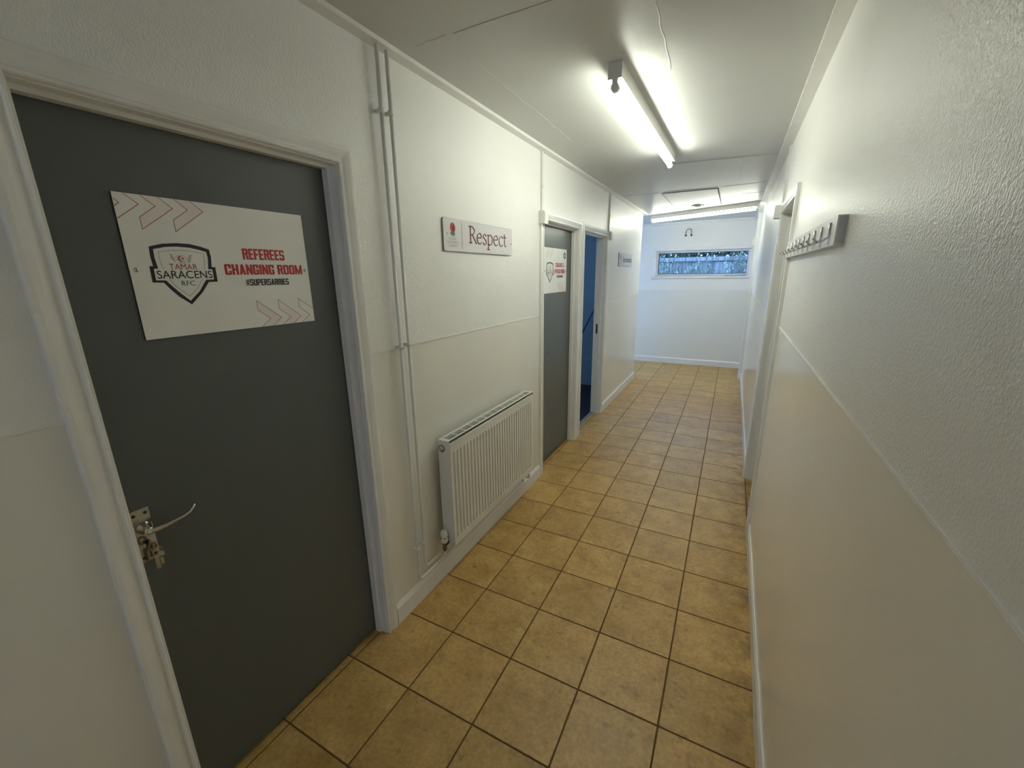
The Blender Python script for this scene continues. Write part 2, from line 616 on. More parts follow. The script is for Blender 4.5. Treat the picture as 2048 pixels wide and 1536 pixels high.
# floor tiles, each its own piece with recessed grout joints
def tile_mesh(w, d, name='tile'):
    bm = bmesh.new()
    g = 0.0062
    x0, x1, y0, y1 = g / 2, w - g / 2, g / 2, d - g / 2
    c = 0.0014
    top = [bm.verts.new(p) for p in ((x0 + c, y0 + c, 0), (x1 - c, y0 + c, 0), (x1 - c, y1 - c, 0), (x0 + c, y1 - c, 0))]
    mid = [bm.verts.new(p) for p in ((x0, y0, -0.0012), (x1, y0, -0.0012), (x1, y1, -0.0012), (x0, y1, -0.0012))]
    bot = [bm.verts.new(p) for p in ((x0, y0, -0.006), (x1, y0, -0.006), (x1, y1, -0.006), (x0, y1, -0.006))]
    bm.faces.new(top)
    for A_, B_ in ((top, mid), (mid, bot)):
        for i in range(4):
            bm.faces.new((A_[i], B_[i], B_[(i + 1) % 4], A_[(i + 1) % 4]))
    me = bpy.data.meshes.new(name)
    bmesh.ops.recalc_face_normals(bm, faces=bm.faces)
    bm.to_mesh(me)
    bm.free()
    me.materials.append(M['tile'])
    return me


_tm = {}


def put_tile(x0, x1, y0, y1):
    k = (round(x1 - x0, 4), round(y1 - y0, 4))
    if k not in _tm:
        _tm[k] = tile_mesh(*k)
    o = link(bpy.data.objects.new('tile', _tm[k]))
    o.parent = floor
    o.location = (x0, y0, random.uniform(-0.0005, 0.0002))
    return o


for j in range(-17, 23):
    y0, y1 = j * T, min((j + 1) * T, YF)
    for i in range(0, 5):
        put_tile(max(i * T, 0.0), (i + 1) * T if i < 4 else XR + 0.0, y0, y1)
    if y0 > YC - T * 0.9:
        for i in range(-8, 0):
            put_tile(i * T, (i + 1) * T, max(y0, YC), y1)
# cut strips in the door recesses
for d in (D1, D2, D3):
    j0 = math.floor(d[0] / T)
    for j in range(j0, math.ceil(d[1] / T)):
        a, b_ = max(d[0], j * T), min(d[1], (j + 1) * T)
        if b_ - a > 0.02:
            put_tile(XLB, 0.0, a, b_)
for j in range(5, 9):
    a, b_ = max(D4[0], j * T), min(D4[1], (j + 1) * T)
    if b_ - a > 0.02:
        put_tile(XR, XRB, a, b_)


# ------------------------------------------------------------------ skirting, ceiling battens, dado ridge
def skirt(name, side, a0, a1, face, proud=0.017, h=0.102, axis='x'):
    """side +1: faces +axis, -1: faces -axis"""
    s = side
    prof = [(0, 0.0), (proud, 0.0), (proud, h - 0.016), (proud * 0.42, h), (0, h)]
    bm = bmesh.new()
    ends = []
    for a in (a0, a1):
        ends.append([bm.verts.new(((face + s * t, a, z) if axis == 'x' else (a, face + s * t, z))) for t, z in prof])
    n = len(prof)
    bm.faces.new(ends[0])
    bm.faces.new(ends[1][::-1])
    for i in range(n):
        bm.faces.new((ends[0][i], ends[0][(i + 1) % n], ends[1][(i + 1) % n], ends[1][i]))
    return tag(obj(name, bm, 'gloss'), kind='structure')


AW = 0.056   # architrave width
skirt('baseboard_left', 1, D1[1] + AW + 0.004, D2[0] - AW - 0.004, XL)
skirt('baseboard_left.001', 1, D3[1] + AW + 0.004, YC, XL)
skirt('baseboard_left.002', 1, YB, D1[0] - AW - 0.004, XL)
skirt('baseboard_right', -1, YB, D4[0] - AW - 0.004, XR, 0.010, 0.095)
skirt('baseboard_right.001', -1, D4[1] + AW + 0.004, YF, XR, 0.012, 0.095)
skirt('baseboard_far', -1, XLOB, XR, YF, axis='y')
skirt('baseboard_lobby', 1, XLOB, XL, YC, axis='y')
skirt('baseboard_back', 1, XL, XR, YB, axis='y')


def trimobj(name, mb, mat='gloss'):
    return tag(obj(name, mb, mat), kind='structure')


ZT = 2.436
trimobj('trim_1', B(XL, 0.086, YB, YC + 0.055, ZT, ZC).bevel(0.002, 1))
trimobj('trim_2', B(1.500, XR, YB, YF, ZT, ZC).bevel(0.002, 1))
trimobj('trim_3', B(XLOB, 1.500, YF - 0.048, YF, ZT - 0.02, ZC).bevel(0.002, 1))


def ridge(name, side, face, a0, a1, axis='x'):
    t = 0.0022
    z0, z1 = ZD - 0.0025, ZD + 0.003
    lo, hi = (face, face + side * t) if side > 0 else (face + side * t, face)
    m = B(lo, hi, a0, a1, z0, z1) if axis == 'x' else B(a0, a1, lo, hi, z0, z1)
    trimobj(name, m, 'ridge')


n_tr = 4
for side, face, a0, a1 in ((1, XL, YB, D1[0] - AW), (1, XL, D1[1] + AW, D2[0] - AW), (1, XL, D3[1] + AW, YC),
                           (-1, XR, YB, D4[0] - AW), (-1, XR, D4[1] + AW, YF)):
    ridge('trim_%d' % n_tr, side, face, a0, a1)
    n_tr += 1

# ceiling joints: filled ridges and open gaps between the boards (pieces of the ceiling)


def wobble(p0, p1, n, amp):
    a, b_ = Vector(p0), Vector(p1)
    out = []
    d = (b_ - a)
    nn = Vector((-d.y, d.x)).normalized()
    for i in range(n + 1):
        k = i / n
        out.append(a + d * k + nn * random.uniform(-amp, amp))
    return out


def ceil_joint(pts, w, h, mat, name='joint'):
    m = MB()
    for p, q in zip(pts, pts[1:]):
        d = (q - p).normalized()
        nn = Vector((-d.y, d.x)) * w / 2
        z = ZC - h
        a = [m.bm.verts.new((*(p + nn), ZC)), m.bm.verts.new((*(p - nn), ZC)), m.bm.verts.new((*(p + nn * 0.2), z)), m.bm.verts.new((*(p - nn * 0.2), z))]
        b_ = [m.bm.verts.new((*(q + nn), ZC)), m.bm.verts.new((*(q - nn), ZC)), m.bm.verts.new((*(q + nn * 0.2), z)), m.bm.verts.new((*(q - nn * 0.2), z))]
        for f4 in ((a[0], b_[0], b_[2], a[2]), (a[2], b_[2], b_[3], a[3]), (a[3], b_[3], b_[1], a[1]), (a[0], a[2], a[3], a[1]), (b_[0], b_[1], b_[3], b_[2])):
            m.bm.faces.new(f4)
    return obj(name, m, mat, ceiling)


ceil_joint(wobble((0.16, 0.497), (0.30, 0.490), 6, 0.004), 0.009, 0.0018, 'ceiling')
ceil_joint(wobble((0.33, 0.492), (1.50, 0.485), 14, 0.003), 0.007, 0.0012, 'seam')
ceil_joint(wobble((0.29, 0.51), (0.280, 1.86), 30, 0.004), 0.006, 0.0014, 'ceiling')
ceil_joint(wobble((0.995, 0.62), (0.974, 1.16), 12, 0.004), 0.005, 0.0014, 'ceiling')
ceil_joint(wobble((0.72, 2.84), (1.49, 2.93), 9, 0.006), 0.009, 0.0018, 'ceiling')
ceil_joint(wobble((1.26, 2.95), (1.25, 3.75), 7, 0.006), 0.009, 0.0018, 'ceiling')
ceil_joint(wobble((0.09, 4.05), (0.48, 4.08), 5, 0.006), 0.009, 0.0018, 'ceiling')
ceil_joint(wobble((1.10, 4.06), (1.49, 4.02), 5, 0.004), 0.009, 0.0018, 'ceiling')
ceil_joint(wobble((1.28, 4.62), (1.49, 4.60), 4, 0.004), 0.009, 0.0018, 'ceiling')

# square access hatch
hatch = thing('access_hatch', (0.783, 4.72, ZC), 'flat white access hatch panel set in the ceiling before the crosswise tube light', 'hatch')
obj('panel', B(0.515, 1.052, 4.125, 5.320, ZC - 0.006, ZC + 0.001).bevel(0.0015, 1), 'ceiling', hatch)
for q in ((0.503, 1.064, 4.113, 4.125), (0.503, 1.064, 5.320, 5.330)):
    obj('gap', B(q[0], q[1], q[2], q[3], ZC - 0.0015, ZC + 0.001), 'crack', hatch)
for q in ((0.503, 0.515), (1.052, 1.064)):
    obj('gap', B(q[0], q[1], 4.125, 5.320, ZC - 0.0015, ZC + 0.001), 'crack', hatch)
# round fitting on the hatch
ros = thing('ceiling_ring', (0.79, 5.19, ZC - 0.006), 'small round white ceiling ring with two ears on the access hatch', 'ceiling fitting')
m = MB().tube([(0.79 + 0.048 * math.cos(a), 5.19 + 0.048 * math.sin(a), ZC - 0.012) for a in [2 * math.pi * k / 28 for k in range(28)]], 0.008, 8, closed=True)
obj('ring', m, 'plastic', ros)
obj('disc', MB().lathe((0.79, 5.19, ZC - 0.006), (0, 0, -1), [(0, 0.042), (0.004, 0.042), (0.006, 0.034)], 24), 'ceiling', ros)
for s in (-1, 1):
    obj('ear', B(0.79 + s * 0.064 - 0.012, 0.79 + s * 0.064 + 0.012, 5.182, 5.198, ZC - 0.014, ZC - 0.006).bevel(0.003, 2), 'ceiling', ros)


# ------------------------------------------------------------------ doors
ARCH_PROF = [(0.0, 0.0), (0.0, 0.011), (0.003, 0.0155), (0.008, 0.0165), (0.0115, 0.0135), (0.014, 0.0095),
             (0.019, 0.0105), (0.030, 0.0145), (0.044, 0.0180), (0.053, 0.0185), (0.056, 0.0165), (0.056, 0.0)]


def architrave(parent, face, s, y0, y1, zt, sides=(1, 1, 1), z0=0.0):
    """mitred architrave set: near upright, head, far upright (each a piece)"""
    def st(w, t, k):
        x = face + s * t
        return [(x, y0 - w, z0), (x, y0 - w, zt + w), (x, y1 + w, zt + w), (x, y1 + w, z0)][k]
    for k in range(3):
        if not sides[k]:
            continue
        bm = bmesh.new()
        A_ = [bm.verts.new(st(w, t, k)) for w, t in ARCH_PROF]
        B_ = [bm.verts.new(st(w, t, k + 1)) for w, t in ARCH_PROF]
        n = len(ARCH_PROF)
        bm.faces.new(A_)
        bm.faces.new(B_[::-1])
        for i in range(n):
            fc = bm.faces.new((A_[i], A_[(i + 1) % n], B_[(i + 1) % n], B_[i]))
        obj('architrave', bm, 'gloss', parent)


def door_case(n, face, back, s, d, leaf_x, leaf=True, sides=(1, 1, 1)):
    y0, y1, zt = d
    root = thing('door_%d' % n, (face, (y0 + y1) / 2, 0.0), kind='structure')
    lo, hi = min(face, back), max(face, back)
    e = 0.004
    g = 0.0
    # lining boards
    obj('jamb', B(lo - 0.002, hi + 0.002, y0 - g, y0 + e, 0, zt), 'gloss', root)
    obj('jamb', B(lo - 0.002, hi + 0.002, y1 - e, y1 + g, 0, zt), 'gloss', root)
    obj('jamb_head', B(lo - 0.002, hi + 0.002, y0 + e, y1 - e, zt - e, zt), 'gloss', root)
    # stops on the corridor side of the leaf
    a, b_ = (leaf_x + s * 0.003, leaf_x + s * 0.030)
    a, b_ = min(a, b_), max(a, b_)
    st = 0.011
    obj('door_stop', B(a, b_, y0 + e, y0 + e + st, 0, zt - e - st).bevel(0.0015, 1), 'gloss', root)
    obj('door_stop', B(a, b_, y1 - e - st, y1 - e, 0, zt - e - st).bevel(0.0015, 1), 'gloss', root)
    obj('door_stop', B(a, b_, y0 + e, y1 - e, zt - e - st, zt - e).bevel(0.0015, 1), 'gloss', root)
    architrave(root, face, s, y0, y1, zt, sides)
    lf = None
    if leaf:
        a, b_ = (leaf_x, leaf_x - s * 0.040)
        a, b_ = min(a, b_), max(a, b_)
        lf = obj('door_leaf', B(a, b_, y0 + e + 0.003, y1 - e - 0.003, 0.016, zt - e - 0.004).bevel(0.0015, 1), 'leaf', root, 'plain grey painted leaf')
    return root, lf


door1, leaf1 = door_case(1, XL, XLB, 1, D1, LEAF_X)
door2, leaf2 = door_case(2, XL, XLB, 1, D2, LEAF_X)
door3, _ = door_case(3, XL, XLB, 1, D3, -0.020, leaf=False)
door4, _ = door_case(4, XR, XRB, -1, D4, XR + 0.075)
# filler strip between doors 2 and 3
trimobj('trim_20', B(XL, XL + 0.0125, D2[1] + AW, D3[0] - AW, 0, D2[2] + AW - 0.004))
# thresholds
trimobj('trim_21', B(XLB, XLB + 0.035, D3[0], D3[1], -0.003, 0.006).bevel(0.002, 1), 'plateedge')
# door 3 leaf swung into the side room, hinged on the near jamb
a = D3[0] + 0.006
obj('door_leaf', B(XLB - 0.775, XLB - 0.012, a - 0.04, a, 0.012, 1.985).bevel(0.0015, 1), 'leaf', door3, 'grey leaf swung open into the side room')
# strike plate on the far jamb
sp = obj('strike_plate', B(-0.040, -0.018, D3[1] - 0.0065, D3[1] - 0.0035, 0.955, 1.065).bevel(0.001, 1), 'chrome', door3)
for z0, z1 in ((0.970, 1.010), (1.022, 1.052)):
    obj('latch_hole', B(-0.036, -0.022, D3[1] - 0.0072, D3[1] - 0.0062, z0, z1), 'black', sp)
# small spyhole screw on door 2
obj('screw', MB().lathe((LEAF_X - 0.001, 2.236, 0.985), (1, 0, 0), [(0, 0.006), (0.002, 0.006), (0.003, 0.003)], 12), 'black', leaf2)

# lever handle set on door 1
hp = obj('handle_plate', B(LEAF_X, LEAF_X + 0.004, -0.579, -0.536, 0.884, 1.036).bevel(0.0012, 2), 'chrome', leaf1, 'worn chrome handle plate')
for y, z in ((-0.570, 1.022), (-0.545, 1.022), (-0.570, 0.897), (-0.545, 0.897)):
    obj('screw', MB().lathe((LEAF_X + 0.0035, y, z), (1, 0, 0), [(0, 0.0042), (0.0012, 0.0042), (0.002, 0.002)], 10), 'black', hp)
obj('rose', MB().lathe((LEAF_X + 0.004, -0.556, 0.982), (1, 0, 0), [(0, 0.0175), (0.005, 0.0165), (0.012, 0.0105), (0.030, 0.0095), (0.034, 0.0105), (0.0365, 0.006)], 20), 'chrome', hp)
lv = MB().tube([(LEAF_X + 0.033, -0.560, 0.981), (LEAF_X + 0.037, -0.543, 0.979), (LEAF_X + 0.041, -0.522, 0.980), (LEAF_X + 0.043, -0.500, 0.983),
                (LEAF_X + 0.043, -0.478, 0.985), (LEAF_X + 0.041, -0.462, 0.989), (LEAF_X + 0.036, -0.450, 0.997), (LEAF_X + 0.031, -0.443, 1.004)],
               0.006, 12, radii=[0.0090, 0.0085, 0.0066, 0.0052, 0.0045, 0.0044, 0.0048, 0.0040])
obj('lever', lv, 'chrome', hp)
kh = MB().lathe((LEAF_X + 0.0035, -0.557, 0.940), (1, 0, 0), [(0, 0.0055), (0.0008, 0.0055)], 12)
kh.box(LEAF_X + 0.0035, LEAF_X + 0.0043, -0.5602, -0.5538, 0.922, 0.940)
obj('keyhole', kh, 'black', hp)
# key left in the lock with a second key on its ring
key = thing('key', (LEAF_X + 0.004, -0.557, 0.93), 'small worn metal key left in the lock of the grey door', 'key')
obj('shank', MB().tube([(LEAF_X + 0.004, -0.557, 0.934), (LEAF_X + 0.026, -0.557, 0.934)], 0.0028, 10), 'brass', key)
obj('bow', MB().tube([(LEAF_X + 0.033, -0.557 + 0.008 * math.cos(t_), 0.934 + 0.0105 * math.sin(t_)) for t_ in [2 * math.pi * k / 18 for k in range(18)]], 0.003, 8, closed=True), 'brass', key)
obj('ring', MB().tube([(LEAF_X + 0.035 + 0.004 * math.sin(t_), -0.550 + 0.010 * math.cos(t_), 0.918 + 0.0115 * math.sin(t_)) for t_ in [2 * math.pi * k / 22 for k in range(22)]], 0.0013, 6, closed=True), 'chrome', key)
k2 = B(LEAF_X + 0.0335, LEAF_X + 0.0355, -0.549, -0.542, 0.874, 0.898)
k2.lathe((LEAF_X + 0.0335, -0.5455, 0.904), (1, 0, 0), [(0, 0.009), (0.002, 0.009)], 14)
obj('spare_key', k2, 'chrome', key)
k3 = B(LEAF_X + 0.036, LEAF_X + 0.038, -0.561, -0.552, 0.868, 0.908)
obj('tag', k3.bevel(0.0008, 1), 'chrome', key)


# ------------------------------------------------------------------ lettering
def text_bm(body, y0, y1, z0, z1, x, bold=0.0, shear=0.0, spacing=1.0):
    """flat lettering fitted to a (y, z) box on a plane facing +x"""
    cu = bpy.data.curves.new('lettering', 'FONT')
    cu.body = body
    cu.size = 1.0
    cu.offset = bold
    cu.shear = shear
    cu.space_character = spacing
    cu.resolution_u = 4
    ob = bpy.data.objects.new('lettering', cu)
    COL.objects.link(ob)
    dg = bpy.context.evaluated_depsgraph_get()
    me = bpy.data.meshes.new_from_object(ob.evaluated_get(dg))
    bpy.data.objects.remove(ob, do_unlink=True)
    xs = [v.co.x for v in me.vertices]
    ys = [v.co.y for v in me.vertices]
    ax, bx, ay, by = min(xs), max(xs), min(ys), max(ys)
    bm = bmesh.new()
    bm.from_mesh(me)
    bpy.data.meshes.remove(me)
    for v in bm.verts:
        v.co = Vector((x, y0 + (v.co.x - ax) / (bx - ax) * (y1 - y0), z0 + (v.co.y - ay) / (by - ay) * (z1 - z0)))
    return bm


def text(parent, body, y0, y1, z0, z1, x, mat, bold=0.0, name='lettering', **kw):
    return obj(name, text_bm(body, y0, y1, z0, z1, x, bold, **kw), mat, parent)


def spline(pts, n=10, closed=False):
    P = [Vector(p) for p in pts]
    out = []
    k = len(P)
    rng = range(k if closed else k - 1)
    for i in rng:
        p0 = P[(i - 1) % k] if (closed or i > 0) else P[0] * 2 - P[1]
        p1, p2 = P[i % k], P[(i + 1) % k]
        p3 = P[(i + 2) % k] if (closed or i + 2 < k) else P[-1] * 2 - P[-2]
        for j in range(n):
            t = j / n
            out.append(0.5 * ((2 * p1) + (p2 - p0) * t + (2 * p0 - 5 * p1 + 4 * p2 - p3) * t * t + (3 * p1 - p0 - 3 * p2 + p3) * t * t * t))
    if not closed:
        out.append(P[-1])
    return out


SERIF = {
    'R': (1.10, [([(0.26, 0.0), (0.26, 1.55)], 0), ([(0.20, 1.50), (0.52, 1.50), (0.86, 1.16), (0.56, 0.80), (0.26, 0.78)], 1),
                 ([(0.52, 0.80), (1.08, 0.02)], 0), ([(0.04, 0.03), (0.48, 0.03)], 0), ([(0.02, 1.51), (0.30, 1.51)], 0), ([(0.98, 0.03), (1.20, 0.03)], 0)]),
    'e': (0.92, [([(0.14, 0.56), (0.79, 0.60)], 0), ([(0.79, 0.60), (0.70, 0.90), (0.46, 1.0), (0.18, 0.80), (0.12, 0.48), (0.24, 0.14), (0.54, 0.01), (0.84, 0.18)], 1)]),
    's': (0.76, [([(0.62, 0.80), (0.40, 0.99), (0.15, 0.80), (0.32, 0.56), (0.58, 0.36), (0.58, 0.10), (0.34, 0.0), (0.08, 0.18)], 1)]),
    'p': (1.00, [([(0.20, 0.98), (0.20, -0.46)], 0), ([(0.20, 0.84), (0.50, 0.99), (0.82, 0.80), (0.86, 0.46), (0.68, 0.08), (0.40, 0.0), (0.20, 0.12)], 1),
                 ([(0.00, -0.45), (0.42, -0.45)], 0), ([(0.00, 0.93), (0.22, 0.98)], 0)]),
    'c': (0.86, [([(0.78, 0.80), (0.54, 1.0), (0.22, 0.84), (0.12, 0.48), (0.26, 0.12), (0.54, 0.0), (0.82, 0.18)], 1)]),
    't': (0.66, [([(0.26, 1.28), (0.26, 0.30), (0.32, 0.06), (0.48, 0.0), (0.62, 0.08)], 0), ([(0.02, 0.96), (0.58, 0.96)], 0)]),
}


def serif_text(parent, word, y0, y1, z0, z1, x, mat, wmax=0.17, wmin=0.07, nib=math.radians(22)):
    m = MB()
    cur = 0.0
    for ch in word:
        adv, strokes = SERIF[ch]
        for pts, curved in strokes:
            pl = spline(pts, 8) if curved else [Vector(p) for p in pts]
            n = len(pl)
            Ls, Rs = [], []
            for i, p in enumerate(pl):
                d = (pl[min(n - 1, i + 1)] - pl[max(0, i - 1)]).normalized()
                w = wmin + (wmax - wmin) * abs(math.sin(math.atan2(d.y, d.x) - nib))
                nn = Vector((-d.y, d.x)) * w / 2
                Ls.append(p + nn)
                Rs.append(p - nn)
            for i in range(n - 1):
                m.bm.faces.new([m.bm.verts.new((x, cur + q.x, q.y)) for q in (Ls[i], Rs[i], Rs[i + 1], Ls[i + 1])])
        cur += adv
    ys = [v.co.y for v in m.bm.verts]
    zs = [v.co.z for v in m.bm.verts]
    a0, a1, c0, c1 = min(ys), max(ys), min(zs), max(zs)
    for v in m.bm.verts:
        v.co.y = y0 + (v.co.y - a0) / (a1 - a0) * (y1 - y0)
        v.co.z = z0 + (v.co.z - c0) / (c1 - c0) * (z1 - z0)
    return obj('lettering', m, mat, parent)


BAR = {'E': [(0, 0, .19, 1), (0, .83, .42, 1), (0, .415, .39, .585), (0, 0, .42, .17)], 'F': [(0, 0, .19, 1), (0, .83, .42, 1), (0, .40, .38, .57)],
       'R': [(0, 0, .19, 1), (0, .83, .43, 1), (.31, .50, .50, .95), (0, .44, .43, .60)], 'P': [(0, 0, .19, 1), (0, .83, .43, 1), (.31, .46, .50, .95), (0, .38, .43, .55)],
       'S': [(.05, .84, .45, 1), (0, .47, .18, .94), (.04, .43, .46, .57), (.32, .06, .50, .53), (.05, 0, .45, .16), (.32, .73, .50, .94), (0, .06, .18, .27)],
       'C': [(0, .06, .19, .94), (.05, .83, .45, 1), (.05, 0, .45, .17), (.31, .62, .50, .94), (.31, .06, .50, .38)],
       'G': [(0, .06, .19, .94), (.05, .83, .45, 1), (.05, 0, .45, .17), (.31, .64, .50, .94), (.31, .06, .50, .50), (.25, .36, .50, .51)],
       'O': [(0, .06, .19, .94), (.31, .06, .50, .94), (.05, .83, .45, 1), (.05, 0, .45, .17)], 'U': [(0, .06, .19, 1), (.31, .06, .50, 1), (.05, 0, .45, .17)],
       'H': [(0, 0, .19, 1), (.31, 0, .50, 1), (.15, .41, .35, .59)], 'I': [(0, 0, .19, 1)], 'N': [(0, 0, .17, 1), (.33, 0, .50, 1)], 'M': [(0, 0, .17, 1), (.53, 0, .70, 1)],
       'A': [(.12, .19, .38, .35)], 'Y': [(.155, 0, .345, .50)], '#': [(0, .26, .52, .39), (0, .61, .52, .74)],
       '&': [(.08, .87, .38, 1), (.04, .58, .20, .95), (.27, .62, .42, .95), (.0, .06, .18, .50), (.05, 0, .42, .15), (.34, .10, .50, .42)], ' ': []}
QUAD = {'R': [((.25, .48), (.43, .48), (.52, 0), (.33, 0))], 'A': [((0, 0), (.18, 0), (.34, 1), (.16, 1)), ((.32, 0), (.50, 0), (.34, 1), (.16, 1))],
        'N': [((.0, 1), (.17, 1), (.50, 0), (.33, 0))], 'M': [((.0, 1), (.19, 1), (.42, 0), (.28, 0)), ((.51, 1), (.70, 1), (.42, 0), (.28, 0))],
        'Y': [((0, 1), (.20, 1), (.34, .42), (.16, .42)), ((.30, 1), (.50, 1), (.34, .42), (.16, .42))],
        '#': [((.07, 0), (.18, 0), (.25, 1), (.14, 1)), ((.29, 0), (.40, 0), (.47, 1), (.36, 1))], '&': [((.06, .66), (.22, .66), (.56, 0), (.37, 0))]}
WID = {'I': .19, 'M': .70, 'E': .43, 'F': .42, ' ': .20, '#': .52, '&': .56}


def block_text(parent, word, y0, y1, z0, z1, x, mat):
    """heavy condensed block capitals fitted to a box"""
    m = MB()
    cur = 0.0
    k = 0
    for ch in word:
        polys = [((a, b), (c, b), (c, d), (a, d)) for a, b, c, d in BAR.get(ch, [])] + QUAD.get(ch, [])
        for p in polys:
            k += 1
            m.bm.faces.new([m.bm.verts.new((x + 2e-6 * (k % 9), cur + q[0], q[1])) for q in p])
        cur += WID.get(ch, .50) + 0.045
    cur -= 0.045
    for v in m.bm.verts:
        v.co.y = y0 + v.co.y / cur * (y1 - y0)
        v.co.z = z0 + v.co.z * (z1 - z0)
    return obj('lettering', m, mat, parent)


# ------------------------------------------------------------------ club door signs
OUT = [(-0.4043, 1.7025), (-0.3756, 1.7105), (-0.3433, 1.7141), (-0.3114, 1.7134), (-0.2848, 1.7077), (-0.2643, 1.7009), (-0.2628, 1.6811), (-0.2657, 1.6537), (-0.2564, 1.6531), (-0.2571, 1.6130), (-0.2806, 1.6125), (-0.3014, 1.5851), (-0.3343, 1.5534), (-0.3606, 1.5760), (-0.3771, 1.5959), (-0.3886, 1.6131), (-0.4129, 1.6137), (-0.4122, 1.6542), (-0.4039, 1.6543), (-0.4055, 1.6782)]
INN = [(-0.3962, 1.6964), (-0.3696, 1.7030), (-0.3417, 1.7052), (-0.3132, 1.7038), (-0.2901, 1.6991), (-0.2725, 1.6940), (-0.2712, 1.6769), (-0.2758, 1.6476), (-0.2653, 1.6470), (-0.2652, 1.6193), (-0.2864, 1.6189), (-0.3083, 1.5881), (-0.3354, 1.5634), (-0.3546, 1.5834), (-0.3704, 1.6020), (-0.3826, 1.6186), (-0.4045, 1.6190), (-0.4041, 1.6482), (-0.3946, 1.6483), (-0.3971, 1.6760)]
CHEV = [([(-0.4526, 1.8094), (-0.4439, 1.8007), (-0.4540, 1.7923)], False),
        ([(-0.4328, 1.8240), (-0.4056, 1.8019), (-0.4540, 1.7639)], False),
        ([(-0.3617, 1.8240), (-0.3333, 1.8003), (-0.4086, 1.7434), (-0.4093, 1.7717), (-0.3710, 1.8016), (-0.3999, 1.8240)], True),
        ([(-0.2895, 1.8240), (-0.2612, 1.8004), (-0.3366, 1.7432), (-0.3370, 1.7718), (-0.2987, 1.8008), (-0.3272, 1.8240)], True),
        ([(-0.1475, 1.4715), (-0.1172, 1.4940), (-0.1546, 1.5237), (-0.1543, 1.5526), (-0.0790, 1.4940), (-0.1106, 1.4715)], True),
        ([(-0.0751, 1.4715), (-0.0456, 1.4936), (-0.0833, 1.5228), (-0.0830, 1.5527), (-0.0074, 1.4931), (-0.0378, 1.4715)], True),
        ([(-0.0048, 1.4715), (0.0274, 1.4940), (-0.0111, 1.5239), (-0.0100, 1.5524), (0.0420, 1.5150)], False)]
SX = LEAF_X + 0.0055


